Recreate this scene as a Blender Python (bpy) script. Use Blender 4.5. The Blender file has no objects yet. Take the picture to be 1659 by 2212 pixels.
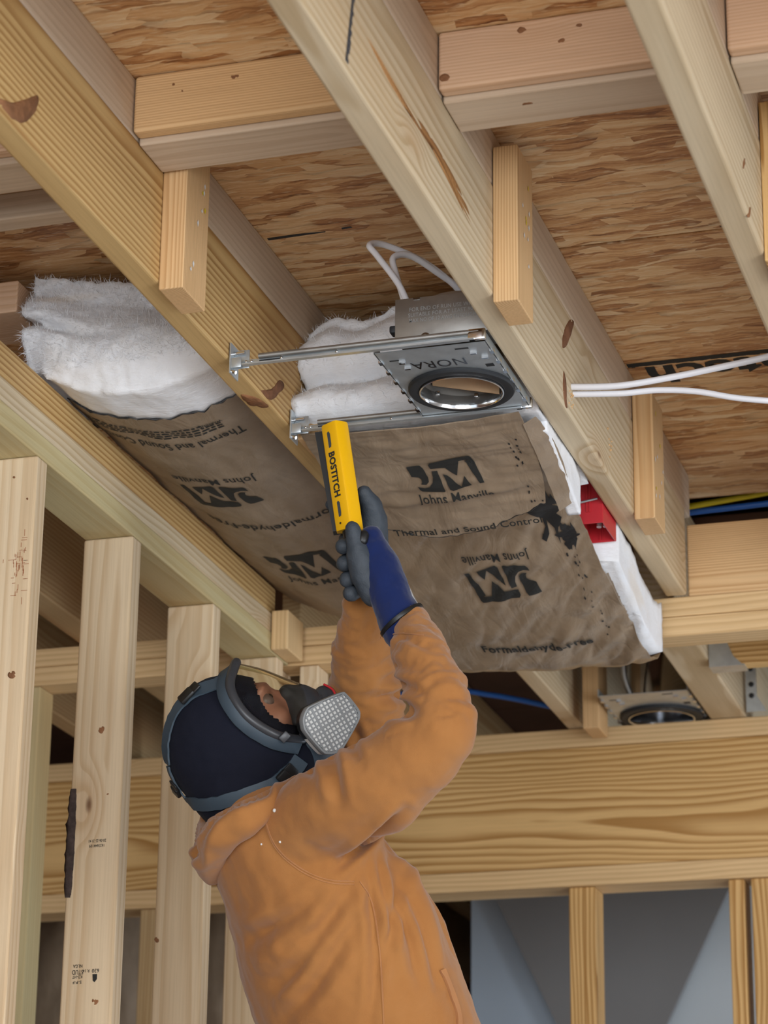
import bpy, bmesh, math, random
import numpy as np
from mathutils import Vector, Matrix, noise

random.seed(7)
SC = bpy.context.scene
COL = SC.collection
# ------------------------------------------------------------------ camera
cam_d = bpy.data.cameras.new('camera')
cam_d.sensor_fit = 'HORIZONTAL'
cam_d.sensor_width = 24.0
cam_d.lens = 83.592
cam_d.clip_start = 0.05
cam = bpy.data.objects.new('camera', cam_d)
COL.objects.link(cam)
cam.matrix_world = Matrix(((0.955479, 0.089348, 0.281205, 0.0),
                           (0.294832, -0.326405, -0.898072, 0.0),
                           (0.011546, 0.940998, -0.338216, 1.0),
                           (0, 0, 0, 1)))
cam_d.dof.use_dof = True
cam_d.dof.focus_distance = 4.05
cam_d.dof.aperture_fstop = 6.3
SC.camera = cam
# ------------------------------------------------------------------ light
world = bpy.data.worlds.new('world')
SC.world = world
world.use_nodes = True
bg = world.node_tree.nodes['Background']
bg.inputs['Color'].default_value = (0.80, 0.90, 1.0, 1)
bg.inputs['Strength'].default_value = 1.3

def area(name, loc, target, sx, sy, power, col):
    d = bpy.data.lights.new(name, 'AREA')
    d.shape = 'RECTANGLE'
    d.size, d.size_y = sx, sy
    d.energy = power
    d.color = col
    o = bpy.data.objects.new(name, d)
    COL.objects.link(o)
    o.location = loc
    o.rotation_euler = (Vector(target) - Vector(loc)).to_track_quat('-Z', 'Y').to_euler()
    return o
area('window_daylight', (0.6, -3.2, 1.35), (-0.8, 4.0, 1.75), 4.4, 2.2, 225, (0.92, 0.96, 1.0))
area('side_fill_light', (3.1, 1.6, 1.2), (-1.2, 4.2, 2.1), 2.6, 1.9, 130, (0.90, 0.95, 1.0))  # added fill lamp from the right
area('far_room_fill_light', (1.9, 6.0, 1.0), (-1.2, 6.7, 1.6), 1.0, 1.6, 42, (0.75, 0.86, 1.0))  # added lamp that brightens the sheets beyond the header, source unseen
SC.view_settings.view_transform = 'Standard'
SC.view_settings.look = 'None'
SC.view_settings.gamma = 1.0
SC.view_settings.use_curve_mapping = False
SC.view_settings.exposure = 0.0

# ------------------------------------------------------------------ node helpers
class NT:
    def __init__(self, name):
        self.m = bpy.data.materials.new(name)
        self.m.use_nodes = True
        self.t = self.m.node_tree
        self.n = self.t.nodes
        self.b = self.n['Principled BSDF']
    def node(self, typ, **kw):
        x = self.n.new(typ)
        for k, v in kw.items():
            setattr(x, k, v)
        return x
    def put(self, sock, v):
        if isinstance(v, bpy.types.NodeSocket):
            self.t.links.new(v, sock)
        else:
            if sock.type == 'RGBA' and len(v) == 3:
                v = (*v, 1)
            sock.default_value = v
    def math(self, op, a, b=0.0, c=0.0, clamp=False):
        x = self.node('ShaderNodeMath', operation=op, use_clamp=clamp)
        self.put(x.inputs[0], a); self.put(x.inputs[1], b); self.put(x.inputs[2], c)
        return x.outputs[0]
    def mix(self, f, a, b, blend='MIX'):
        x = self.node('ShaderNodeMix', data_type='RGBA', blend_type=blend)
        self.put(x.inputs[0], f); self.put(x.inputs[6], a); self.put(x.inputs[7], b)
        return x.outputs[2]
    def coords(self):
        return self.node('ShaderNodeTexCoord').outputs['Object']
    def scale(self, v, s, loc=(0, 0, 0), rot=(0, 0, 0)):
        x = self.node('ShaderNodeMapping')
        self.put(x.inputs['Vector'], v)
        x.inputs['Scale'].default_value = s
        x.inputs['Rotation'].default_value = rot
        if isinstance(loc, bpy.types.NodeSocket):
            self.put(x.inputs['Location'], loc)
        else:
            x.inputs['Location'].default_value = loc
        return x.outputs[0]
    def noise(self, v, s, detail=2.0, rough=0.5, dist=0.0):
        x = self.node('ShaderNodeTexNoise')
        self.put(x.inputs['Vector'], v)
        x.inputs['Scale'].default_value = s
        x.inputs['Detail'].default_value = detail
        x.inputs['Roughness'].default_value = rough
        x.inputs['Distortion'].default_value = dist
        return x.outputs[0]
    def ramp(self, f, stops):
        x = self.node('ShaderNodeValToRGB')
        self.put(x.inputs[0], f)
        e = x.color_ramp.elements
        while len(e) < len(stops):
            e.new(0.5)
        for el, (p, c) in zip(e, stops):
            el.position = p
            el.color = (*c, 1) if len(c) == 3 else c
        return x.outputs[0]
    def smooth(self, f, lo, hi):
        x = self.node('ShaderNodeMapRange', interpolation_type='SMOOTHSTEP')
        self.put(x.inputs[0], f)
        x.inputs[1].default_value = lo; x.inputs[2].default_value = hi
        x.inputs[3].default_value = 0.0; x.inputs[4].default_value = 1.0
        return x.outputs[0]
    def bump(self, h, strength, dist=0.002):
        x = self.node('ShaderNodeBump')
        self.put(x.inputs['Height'], h)
        x.inputs['Strength'].default_value = strength
        x.inputs['Distance'].default_value = dist
        self.put(self.b.inputs['Normal'], x.outputs[0])
    def done(self, col=None, rough=0.6, metal=0.0, spec=0.5):
        if col is not None:
            self.put(self.b.inputs['Base Color'], col)
        self.put(self.b.inputs['Roughness'], rough)
        self.b.inputs['Metallic'].default_value = metal
        self.b.inputs['Specular IOR Level'].default_value = spec
        return self.m

def wood(name, light, dark, ring=150.0, contrast=0.7, tint=None, tintamt=0.35, knots=True, amp=0.02, rough=0.62):
    """sawn softwood: growth rings around a pith that runs along local X, fibres, knots"""
    q = NT(name)
    co = q.coords()
    info = q.node('ShaderNodeObjectInfo')
    rnd = info.outputs['Random']
    off = q.node('ShaderNodeCombineXYZ')
    q.put(off.inputs[0], q.math('MULTIPLY', rnd, 23.0))
    q.put(off.inputs[1], q.math('MULTIPLY', rnd, 7.0))
    q.put(off.inputs[2], q.math('MULTIPLY', rnd, 11.0))
    add = q.node('ShaderNodeVectorMath', operation='ADD')
    q.put(add.inputs[0], co); q.put(add.inputs[1], off.outputs[0])
    cr = add.outputs[0]
    sep = q.node('ShaderNodeSeparateXYZ'); q.put(sep.inputs[0], co)
    n1 = q.noise(q.scale(cr, (0.9, 5, 5)), 1.0, 2.0)
    n2 = q.noise(q.scale(cr, (2.2, 14, 14), (5, 1, 3)), 1.0, 2.0)
    d1 = q.math('MULTIPLY', q.math('SUBTRACT', n1, 0.5), amp * 3.0)
    d2 = q.math('MULTIPLY', q.math('SUBTRACT', n2, 0.5), amp * 0.7)
    # knots
    vor = q.node('ShaderNodeTexVoronoi')
    q.put(vor.inputs['Vector'], q.scale(cr, (3.6, 8.5, 8.5)))
    vor.inputs['Scale'].default_value = 1.0
    vsep = q.node('ShaderNodeSeparateColor'); q.put(vsep.inputs[0], vor.outputs['Color'])
    pick = q.math('GREATER_THAN', vsep.outputs[0], 0.50 if knots else 2.0)
    near = q.math('SUBTRACT', 1.0, q.smooth(vor.outputs['Distance'], 0.03, 0.34))
    near = q.math('MULTIPLY', near, pick)
    core = q.math('MULTIPLY', q.math('SUBTRACT', 1.0, q.smooth(vor.outputs['Distance'], 0.045, 0.085)), pick)
    off1 = q.math('MULTIPLY_ADD', rnd, 0.05, -0.03)
    py = q.math('ADD', q.math('ADD', sep.outputs[1], d1), off1)
    pz = q.math('ADD', q.math('ADD', sep.outputs[2], d2), q.math('MULTIPLY_ADD', q.math('FRACT', q.math('MULTIPLY', rnd, 17.0)), 0.05, 0.035))
    r = q.math('SQRT', q.math('ADD', q.math('MULTIPLY', py, py), q.math('MULTIPLY', pz, pz)))
    v = q.math('ADD', q.math('MULTIPLY', r, ring), q.math('MULTIPLY', near, 2.2))
    v = q.math('ADD', v, q.math('MULTIPLY', n2, 0.35))
    fr = q.math('FRACT', v)
    up = q.smooth(fr, 0.25, 0.86)
    dn = q.math('SUBTRACT', 1.0, q.smooth(fr, 0.90, 1.0))
    rg = q.math('MULTIPLY', up, dn)
    fib = q.noise(q.scale(cr, (6, 260, 260)), 1.0, 3.0, 0.6)
    var = q.noise(q.scale(cr, (1.0, 5, 5), (3, 3, 3)), 1.0, 2.0)
    rgc = q.math('MULTIPLY', rg, q.math('MULTIPLY_ADD', var, 0.9, 0.35))
    col = q.mix(q.math('MULTIPLY', rgc, contrast, clamp=True), light, dark)
    col = q.mix(q.math('MULTIPLY', q.smooth(var, 0.42, 0.75), tintamt), col, tint or dark)
    col = q.mix(q.math('MULTIPLY', q.smooth(fib, 0.35, 0.75), 0.16), col, tuple(0.55 * c for c in dark))
    kc = q.mix(q.noise(q.scale(cr, (60, 60, 60)), 1.0, 2.0), (0.10, 0.04, 0.018), (0.24, 0.11, 0.045))
    col = q.mix(q.math('MULTIPLY', near, 0.22), col, (0.42, 0.20, 0.07))
    col = q.mix(core, col, kc)
    q.bump(q.math('ADD', q.math('MULTIPLY', fib, 0.6), q.math('MULTIPLY', rg, 0.25)), 0.22, 0.0012)
    return q.done(col, rough, 0, 0.3)

def osb_material(name='osb_strand_board', dark=1.0):
    q = NT(name)
    co = q.coords()
    w = q.node('ShaderNodeTexNoise'); q.put(w.inputs['Vector'], co)
    w.inputs['Scale'].default_value = 16.0; w.inputs['Detail'].default_value = 4.0
    sub = q.node('ShaderNodeVectorMath', operation='SUBTRACT'); q.put(sub.inputs[0], w.outputs['Color']); sub.inputs[1].default_value = (.5, .5, .5)
    sc = q.node('ShaderNodeVectorMath', operation='SCALE'); q.put(sc.inputs[0], sub.outputs[0]); sc.inputs['Scale'].default_value = 0.028
    ad = q.node('ShaderNodeVectorMath', operation='ADD'); q.put(ad.inputs[0], co); q.put(ad.inputs[1], sc.outputs[0])
    cw = ad.outputs[0]
    pal = [(0.08, (0.18, 0.065, 0.022)), (0.27, (0.46, 0.215, 0.080)), (0.43, (0.64, 0.36, 0.160)), (0.60, (0.74, 0.48, 0.245)), (0.85, (0.86, 0.68, 0.44))]
    def layer(rot, s, seed):
        v = q.node('ShaderNodeTexVoronoi', voronoi_dimensions='2D')
        q.put(v.inputs['Vector'], q.scale(cw, (s[0], s[1], 1), (seed, seed * 2.1, 0), (0, 0, rot)))
        v.inputs['Scale'].default_value = 1.0
        sp = q.node('ShaderNodeSeparateColor'); q.put(sp.inputs[0], v.outputs['Color'])
        fib = q.noise(q.scale(cw, (9, 150, 1), (seed, 0, 0), (0, 0, rot)), 1.0, 6.0, 0.68)
        val = q.math('ADD', q.math('MULTIPLY', sp.outputs[0], 0.52), q.math('MULTIPLY_ADD', fib, 1.15, -0.33))
        return val, sp.outputs[1], q.smooth(v.outputs['Distance'], 0.5, 0.9)
    a, ap, ae = layer(0.04, (7.5, 40), 1.0)
    b, bp, be = layer(-0.22, (9, 44), 4.3)
    c, cp, ce = layer(0.42, (11, 48), 8.9)
    d, dp, de = layer(-0.75, (14, 60), 15.2)
    m1 = q.math('GREATER_THAN', bp, 0.5)
    m2 = q.math('GREATER_THAN', cp, 0.62)
    m3 = q.math('GREATER_THAN', dp, 0.80)
    def mixf(f, x, y):
        k = q.node('ShaderNodeMix', data_type='FLOAT')
        q.put(k.inputs[0], f); q.put(k.inputs[2], x); q.put(k.inputs[3], y)
        return k.outputs[0]
    val = mixf(m3, mixf(m2, mixf(m1, a, b), c), d)
    edge = mixf(m3, mixf(m2, mixf(m1, ae, be), ce), de)
    big = q.noise(co, 3.0, 3.0)
    val = q.math('ADD', val, q.math('MULTIPLY', q.math('SUBTRACT', big, 0.5), 0.35))
    col = q.ramp(q.math('MULTIPLY', val, 0.92), pal)
    col = q.mix(q.math('MULTIPLY', edge, 0.42), col, (0.16, 0.065, 0.025))
    sp = q.noise(q.scale(co, (60, 240, 1)), 1.0, 2.0)
    col = q.mix(q.math('MULTIPLY', q.smooth(sp, 0.70, 0.78), 0.75), col, (0.06, 0.028, 0.014))
    hi = q.noise(q.scale(co, (34, 190, 1), (9, 0, 0), (0, 0, 0.1)), 1.0, 2.0)
    col = q.mix(q.math('MULTIPLY', q.smooth(hi, 0.58, 0.68), 0.6), col, (0.78, 0.60, 0.39))
    q.bump(val, 0.35, 0.002)
    return q.done(col, 0.5, 0, 0.35)

def plain(name, col, rough=0.5, metal=0.0, spec=0.5, var=0.0, vs=30.0, bump=0.0, bs=200.0):
    q = NT(name)
    c = col
    if var or bump:
        co = q.coords()
    if var:
        n = q.noise(co, vs, 4.0)
        c = q.mix(q.math('MULTIPLY', q.smooth(n, 0.3, 0.7), var), col, tuple(x * 0.45 for x in col))
    if bump:
        q.bump(q.noise(co, bs, 3.0), bump, 0.002)
    return q.done(c, rough, metal, spec)

def kraft(name, shine=0.55, lit=1.0):
    q = NT(name)
    co = q.coords()
    n = q.noise(co, 9.0, 5.0, 0.6)
    n2 = q.noise(q.scale(co, (40, 14, 14)), 1.0, 4.0)
    col = q.mix(q.smooth(n, 0.3, 0.72), tuple(c * lit for c in (0.235, 0.168, 0.108)), tuple(c * lit for c in (0.315, 0.235, 0.160)))
    col = q.mix(q.math('MULTIPLY', q.smooth(n2, 0.45, 0.7), 0.35), col, (0.19, 0.135, 0.088))
    cr = q.noise(q.scale(co, (22, 9, 9), rot=(0, 0, 0.6)), 1.0, 4.0, 0.55, 1.2)
    q.bump(q.math('ADD', cr, q.math('MULTIPLY', q.noise(co, 160.0, 2.0), 0.06)), 0.55, 0.006)
    return q.done(col, shine, 0, 0.5)

def fibre(name):
    q = NT(name)
    co = q.coords()
    n = q.noise(co, 14.0, 6.0, 0.65)
    f = q.noise(q.scale(co, (30, 160, 160)), 1.0, 5.0, 0.7)
    col = q.mix(q.smooth(n, 0.35, 0.75), (0.86, 0.87, 0.90), (0.80, 0.79, 0.79))
    w = q.noise(q.scale(co, (4, 4, 16), (2, 7, 1)), 1.0, 2.0)
    col = q.mix(q.math('MULTIPLY', q.smooth(w, 0.6, 0.75), 0.5), col, (0.82, 0.72, 0.60))
    q.bump(q.math('ADD', n, q.math('MULTIPLY', f, 0.5)), 0.6, 0.006)
    q.b.inputs['Subsurface Weight'].default_value = 0.25
    q.b.inputs['Subsurface Radius'].default_value = (0.012, 0.012, 0.012)
    return q.done(col, 0.95, 0, 0.05)

def cloth(name, col, col2, rough=0.9, scale=900.0, big=5.0, bumpy=0.25):
    q = NT(name)
    co = q.coords()
    n = q.noise(co, big, 5.0, 0.6)
    c = q.mix(q.smooth(n, 0.3, 0.75), col, col2)
    s = q.noise(co, 26.0, 4.0)
    c = q.mix(q.math('MULTIPLY', q.smooth(s, 0.62, 0.8), 0.18), c, tuple(x * 0.45 for x in col))
    wv = q.noise(co, scale, 2.0)
    q.bump(q.math('ADD', wv, q.math('MULTIPLY', n, 0.5)), bumpy, 0.0012)
    q.b.inputs['Sheen Weight'].default_value = 0.25
    q.b.inputs['Sheen Roughness'].default_value = 0.5
    return q.done(c, rough, 0, 0.15)

M_PINE = wood('yellow_pine', (0.60, 0.405, 0.175), (0.30, 0.140, 0.034), 105, 1.05, (0.50, 0.28, 0.095), 0.6, False, 0.018)
M_PALE = wood('pale_pine', (0.66, 0.545, 0.375), (0.43, 0.30, 0.155), 85, 0.80, (0.56, 0.39, 0.21), 0.55, True, 0.022)
M_GREY = wood('weathered_spruce', (0.62, 0.49, 0.36), (0.46, 0.33, 0.22), 90, 0.6, (0.52, 0.385, 0.275), 0.5, True, 0.02)
M_PINK = wood('pink_spruce', (0.70, 0.475, 0.315), (0.52, 0.29, 0.15), 200, 0.6, (0.66, 0.41, 0.25), 0.3, True, 0.012)
M_ORANGE = wood('orange_fir', (0.72, 0.475, 0.245), (0.47, 0.245, 0.09), 260, 0.8, (0.66, 0.40, 0.18), 0.3, False, 0.008)
M_STUD = wood('stud_spruce', (0.71, 0.56, 0.375), (0.50, 0.325, 0.165), 80, 0.62, (0.66, 0.49, 0.29), 0.35, True, 0.016)
M_HEAD = wood('southern_pine', (0.70, 0.445, 0.185), (0.36, 0.170, 0.040), 95, 1.15, (0.54, 0.32, 0.115), 0.4, False, 0.040)
M_PLATE = wood('plate_spruce', (0.74, 0.51, 0.265), (0.50, 0.30, 0.125), 110, 0.7, (0.62, 0.40, 0.19), 0.35, True, 0.016)
M_GREEN = wood('green_pine', (0.58, 0.49, 0.27), (0.46, 0.33, 0.14), 100, 0.5, (0.42, 0.23, 0.08), 0.5, True, 0.02)
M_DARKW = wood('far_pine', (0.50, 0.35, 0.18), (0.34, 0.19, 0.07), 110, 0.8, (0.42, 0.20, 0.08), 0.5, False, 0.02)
M_OSB = osb_material()
M_KRAFT = kraft('kraft_paper')
M_KRAFT2 = kraft('crinkled_kraft_paper', 0.30, 1.12)
M_FIBRE = fibre('white_fibreglass')
M_INK = plain('printed_ink', (0.028, 0.028, 0.026), 0.7, 0, 0.2)
M_TAR = plain('black_tar', (0.012, 0.012, 0.013), 0.5)
M_ZINC = plain('galvanised_steel', (0.60, 0.65, 0.68), 0.34, 0.72, 0.5, 0.25, 40.0, 0.08, 60.0)
M_ZINCD = plain('dull_steel', (0.42, 0.41, 0.39), 0.42, 0.85, 0.5, 0.4, 24.0, 0.1, 50.0)
M_CHROME = plain('bright_steel', (0.80, 0.81, 0.83), 0.14, 1.0)
M_GASKET = plain('black_gasket', (0.012, 0.014, 0.017), 0.65)
M_CARD = plain('cardboard', (0.52, 0.34, 0.20), 0.8, 0, 0.2, 0.15, 60)
M_RED = plain('red_plastic', (0.55, 0.025, 0.035), 0.35)
M_WHITEPL = plain('white_plastic', (0.80, 0.80, 0.84), 0.38)
M_YELC = plain('yellow_cable', (0.72, 0.56, 0.01), 0.45)
M_BLUEC = plain('blue_cable', (0.02, 0.12, 0.45), 0.45)
M_HOODIE = cloth('orange_fleece', (0.405, 0.182, 0.058), (0.345, 0.142, 0.041), 0.95)
M_HOODD = cloth('orange_fleece_rib', (0.44, 0.205, 0.082), (0.38, 0.165, 0.06), 0.95)
M_BALA = cloth('navy_knit', (0.008, 0.0095, 0.019), (0.006, 0.007, 0.014), 0.85, 1400.0)
M_BALA.node_tree.nodes['Principled BSDF'].inputs['Sheen Weight'].default_value = 0.03
M_GBLUE = cloth('blue_knit', (0.008, 0.020, 0.100), (0.006, 0.014, 0.070), 0.85, 1500.0)
M_GGREY = plain('grey_rubber_coating', (0.048, 0.060, 0.076), 0.6, 0, 0.4, 0.3, 60, 0.3, 400)
M_DENIM = cloth('dark_trousers', (0.03, 0.035, 0.05), (0.022, 0.026, 0.04))
M_BOOT = plain('brown_leather', (0.10, 0.05, 0.025), 0.6)
M_SKIN = plain('skin', (0.36, 0.165, 0.11), 0.5, 0, 0.4, 0.2, 40)
M_EYE = plain('eye_white', (0.13, 0.085, 0.07), 0.4)
M_IRIS = plain('iris', (0.03, 0.02, 0.015), 0.2)
M_SLATE = plain('slate_rubber', (0.045, 0.068, 0.092), 0.55, 0, 0.4, 0.15, 50)
M_FRAME = plain('charcoal_plastic', (0.040, 0.043, 0.050), 0.35)
M_BUCK = plain('black_plastic', (0.010, 0.011, 0.012), 0.4)
M_FILT = plain('grey_filter_shell', (0.26, 0.275, 0.285), 0.5)
M_FPAD = plain('white_filter_pad', (0.72, 0.72, 0.70), 0.9, 0, 0.1)
M_YEL = plain('yellow_enamel', (0.86, 0.46, 0.004), 0.32, 0, 0.5)
M_FLOOR = plain('concrete_floor', (0.60, 0.61, 0.62), 0.8, 0, 0.2, 0.15, 3)
M_PANEL = plain('grey_sheeting', (0.50, 0.54, 0.57), 0.45, 0, 0.4, 0.12, 2.0)
M_PANEL_SHADE = plain('painted_shadow_grey', (0.20, 0.195, 0.195), 0.5, 0, 0.4, 0.12, 2.5)  # shadow tone put into the colour of the tapering panel
M_PANEL_LIT = plain('blue_lit_sheeting', (0.42, 0.50, 0.60), 0.35, 0, 0.5, 0.1, 2.0)  # brighter bluish light put into the sheet colour
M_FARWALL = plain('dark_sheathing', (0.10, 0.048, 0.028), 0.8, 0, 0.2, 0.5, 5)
q = NT('clear_lens')
q.b.inputs['Transmission Weight'].default_value = 1.0
q.b.inputs['IOR'].default_value = 1.12
M_LENS = q.done((0.90, 0.88, 0.80), 0.04, 0, 0.6)
M_BARK = plain('bark', (0.085, 0.062, 0.055), 0.95, 0, 0.1, 0.7, 90, 1.0, 120)
M_STAIN = plain('rust_brown_mark', (0.33, 0.10, 0.035), 0.8)
M_BPOCK = plain('bark_pocket_wood', (0.25, 0.115, 0.06), 0.85, 0, 0.2, 0.6, 50, 0.8, 120)
M_PITCH = plain('torn_knot_wood', (0.30, 0.135, 0.06), 0.75, 0, 0.3, 0.7, 45, 0.8, 120)

# ------------------------------------------------------------------ object helpers
def link(name, me, mat=None, parent=None):
    o = bpy.data.objects.new(name, me)
    COL.objects.link(o)
    if mat is not None and me is not None:
        me.materials.clear()
        for m in (mat if isinstance(mat, (list, tuple)) else [mat]):
            me.materials.append(m)
    if parent is not None:
        o.parent = parent
        o.matrix_parent_inverse = parent.matrix_world.inverted()
    return o
def tag(o, label=None, cat=None, group=None, kind=None):
    if label: o['label'] = label
    if cat: o['category'] = cat
    if group: o['group'] = group
    if kind: o['kind'] = kind
    return o
def empty(name, loc, label=None, cat=None, group=None, kind=None):
    o = bpy.data.objects.new(name, None)
    COL.objects.link(o)
    o.location = loc
    o.empty_display_size = 0.05
    o.matrix_world = Matrix.Translation(loc)
    return tag(o, label, cat, group, kind)
def shade(me, angle=None):
    me.polygons.foreach_set('use_smooth', [True] * len(me.polygons))
    if angle is not None:
        me.set_sharp_from_angle(angle=math.radians(angle))
def mesh(name, verts, faces, smooth=False, angle=None):
    me = bpy.data.meshes.new(name)
    me.from_pydata([tuple(v) for v in verts], [], [tuple(f) for f in faces])
    me.update()
    if smooth:
        shade(me, angle)
    return me
def bm_mesh(bm, name, smooth=False, angle=None):
    bmesh.ops.recalc_face_normals(bm, faces=bm.faces)
    me = bpy.data.meshes.new(name)
    bm.to_mesh(me); bm.free()
    if smooth:
        shade(me, angle)
    return me
def box_bm(bm, lo, hi, bev=0.0, mw=None, seg=1):
    r = bmesh.ops.create_cube(bm, size=1.0)
    vs = r['verts']
    c = [(a + b) / 2 for a, b in zip(lo, hi)]
    s = [max(1e-5, b - a) for a, b in zip(lo, hi)]
    for v in vs:
        v.co = Vector((c[0] + v.co.x * s[0], c[1] + v.co.y * s[1], c[2] + v.co.z * s[2]))
    if bev:
        es = list({e for v in vs for e in v.link_edges})
        r2 = bmesh.ops.bevel(bm, geom=es, offset=bev, segments=seg, affect='EDGES', profile=0.5)
        vs = list({v for f in r2['faces'] for v in f.verts} | {v for v in vs if v.is_valid})
    if mw is not None:
        for v in vs:
            v.co = mw @ v.co
    return vs

AX = {'x': Matrix.Identity(3),
      'y': Matrix(((0, 1, 0), (1, 0, 0), (0, 0, -1))),      # local x -> world y
      'z': Matrix(((0, 1, 0), (0, 0, 1), (1, 0, 0)))}       # local x -> world z
def board(name, x, y, z, axis, mat, parent=None, label=None, cat=None, group=None, kind=None, bev=0.003, rough_end=False):
    """a sawn board: box between the given world ranges; local X runs along the length"""
    R3 = AX[axis]
    ctr = Vector(((x[0] + x[1]) / 2, (y[0] + y[1]) / 2, (z[0] + z[1]) / 2))
    dim = Vector((x[1] - x[0], y[1] - y[0], z[1] - z[0]))
    ld = [abs(sum(R3[r][c] * dim[r] for r in range(3))) for c in range(3)]
    bm = bmesh.new()
    box_bm(bm, [-d / 2 for d in ld], [d / 2 for d in ld], min(bev, min(ld) * 0.2), seg=3)
    me = bm_mesh(bm, name, False)
    o = bpy.data.objects.new(name, me)
    COL.objects.link(o)
    me.materials.append(mat)
    mw = Matrix.Translation(ctr) @ R3.to_4x4()
    if R3.determinant() < 0:
        raise ValueError
    o.matrix_world = mw
    if parent is not None:
        o.parent = parent
        o.matrix_parent_inverse = parent.matrix_world.inverted()
    return tag(o, label, cat, group, kind)
def box(name, lo, hi, mat, parent=None, bev=0.0, mw=None, **kw):
    bm = bmesh.new()
    c = Vector([(a + b) / 2 for a, b in zip(lo, hi)])
    box_bm(bm, Vector(lo) - c, Vector(hi) - c, bev, seg=2)
    o = link(name, bm_mesh(bm, name, False), mat, None)
    o.matrix_world = (mw or Matrix.Identity(4)) @ Matrix.Translation(c)
    if parent is not None:
        o.parent = parent
        o.matrix_parent_inverse = parent.matrix_world.inverted()
    return tag(o, **kw)
def tube_mesh(name, pts, rad, n=10, flat=None, closed=False):
    """tube along points; flat = (normal scale) gives an oval section"""
    P = [Vector(p) for p in pts]
    R_ = rad if isinstance(rad, (list, tuple)) else [rad] * len(P)
    vs, fs = [], []
    T0 = (P[1] - P[0]).normalized()
    up = Vector((0, 0, 1)) if abs(T0.z) < 0.9 else Vector((1, 0, 0))
    nrm = T0.cross(up).normalized()
    for i, p in enumerate(P):
        if closed:
            T = (P[(i + 1) % len(P)] - P[i - 1]).normalized()
        else:
            T = (P[min(i + 1, len(P) - 1)] - P[max(i - 1, 0)]).normalized()
        nrm = (nrm - T * nrm.dot(T)).normalized()
        bn = T.cross(nrm)
        for k in range(n):
            a = 2 * math.pi * k / n
            vs.append(p + (nrm * math.cos(a) + bn * math.sin(a) * (flat or 1.0)) * R_[i])
    m = len(P)
    for i in range(m if closed else m - 1):
        j = (i + 1) % m
        for k in range(n):
            fs.append((i * n + k, i * n + (k + 1) % n, j * n + (k + 1) % n, j * n + k))
    if not closed:
        fs.append(tuple(range(n - 1, -1, -1)))
        fs.append(tuple((m - 1) * n + k for k in range(n)))
    me = mesh(name, vs, fs, True, 60)
    return me
def spline(pts, n=12):
    """Catmull-Rom through points"""
    P = [Vector(p) for p in pts]
    out = []
    for i in range(len(P) - 1):
        a, b, c, d = P[max(i - 1, 0)], P[i], P[i + 1], P[min(i + 2, len(P) - 1)]
        for k in range(n):
            t = k / n
            out.append(0.5 * ((2 * b) + (c - a) * t + (2 * a - 5 * b + 4 * c - d) * t * t + (3 * b - a - 3 * c + d) * t ** 3))
    out.append(P[-1])
    return out
def lathe(name, prof, n=40, mw=None, smooth=True, angle=35):
    """profile (r, z) revolved about local z"""
    vs, fs = [], []
    for r, z in prof:
        for k in range(n):
            a = 2 * math.pi * k / n
            vs.append(Vector((r * math.cos(a), r * math.sin(a), z)))
    for i in range(len(prof) - 1):
        for k in range(n):
            fs.append((i * n + k, i * n + (k + 1) % n, (i + 1) * n + (k + 1) % n, (i + 1) * n + k))
    if mw is not None:
        vs = [mw @ v for v in vs]
    return mesh(name, vs, fs, smooth, angle)
_dg_tmp = []
def evaluated(o):
    dg = bpy.context.evaluated_depsgraph_get()
    dg.update()
    me = bpy.data.meshes.new_from_object(o.evaluated_get(dg))
    return me
def text_polys(body, size=1.0, align='CENTER', spacing=1.0, bold=0.0):
    cu = bpy.data.curves.new('t', 'FONT')
    cu.body = body
    cu.size = size
    cu.align_x = align
    cu.space_character = spacing
    cu.offset = bold
    cu.resolution_u = 3
    o = bpy.data.objects.new('t', cu)
    COL.objects.link(o)
    me = evaluated(o)
    bpy.data.objects.remove(o)
    vs = [v.co.copy() for v in me.vertices]
    fs = [tuple(p.vertices) for p in me.polygons]
    bpy.data.meshes.remove(me)
    return vs, fs
def fill_polys(loops):
    cu = bpy.data.curves.new('p', 'CURVE')
    cu.dimensions = '2D'
    cu.fill_mode = 'BOTH'
    for L in loops:
        s = cu.splines.new('POLY')
        s.points.add(len(L) - 1)
        for p, c in zip(s.points, L):
            p.co = (c[0], c[1], 0, 1)
        s.use_cyclic_u = True
    o = bpy.data.objects.new('p', cu)
    COL.objects.link(o)
    me = evaluated(o)
    bpy.data.objects.remove(o)
    vs = [v.co.copy() for v in me.vertices]
    fs = [tuple(p.vertices) for p in me.polygons]
    bpy.data.meshes.remove(me)
    return vs, fs
def draped(name, vf, fn, mat, parent, sub=0):
    """print laid on a surface: fn maps flat (u, v) to a world point"""
    vs, fs = vf
    bm = bmesh.new()
    bv = [bm.verts.new(v) for v in vs]
    for f in fs:
        try: bm.faces.new([bv[i] for i in f])
        except ValueError: pass
    if sub:
        bmesh.ops.triangulate(bm, faces=bm.faces)
        for _ in range(sub):
            es = [e for e in bm.edges if e.calc_length() > 0.008]
            if not es: break
            bmesh.ops.subdivide_edges(bm, edges=es, cuts=1)
            bmesh.ops.triangulate(bm, faces=bm.faces)
    for v in bm.verts:
        v.co = Vector(fn(v.co.x, v.co.y))
    me = bpy.data.meshes.new(name)
    bm.to_mesh(me); bm.free()
    return link(name, me, mat, parent)
def fbm(p, o=4):
    return noise.fractal(Vector(p), 0.6, 2.0, o)

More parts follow.
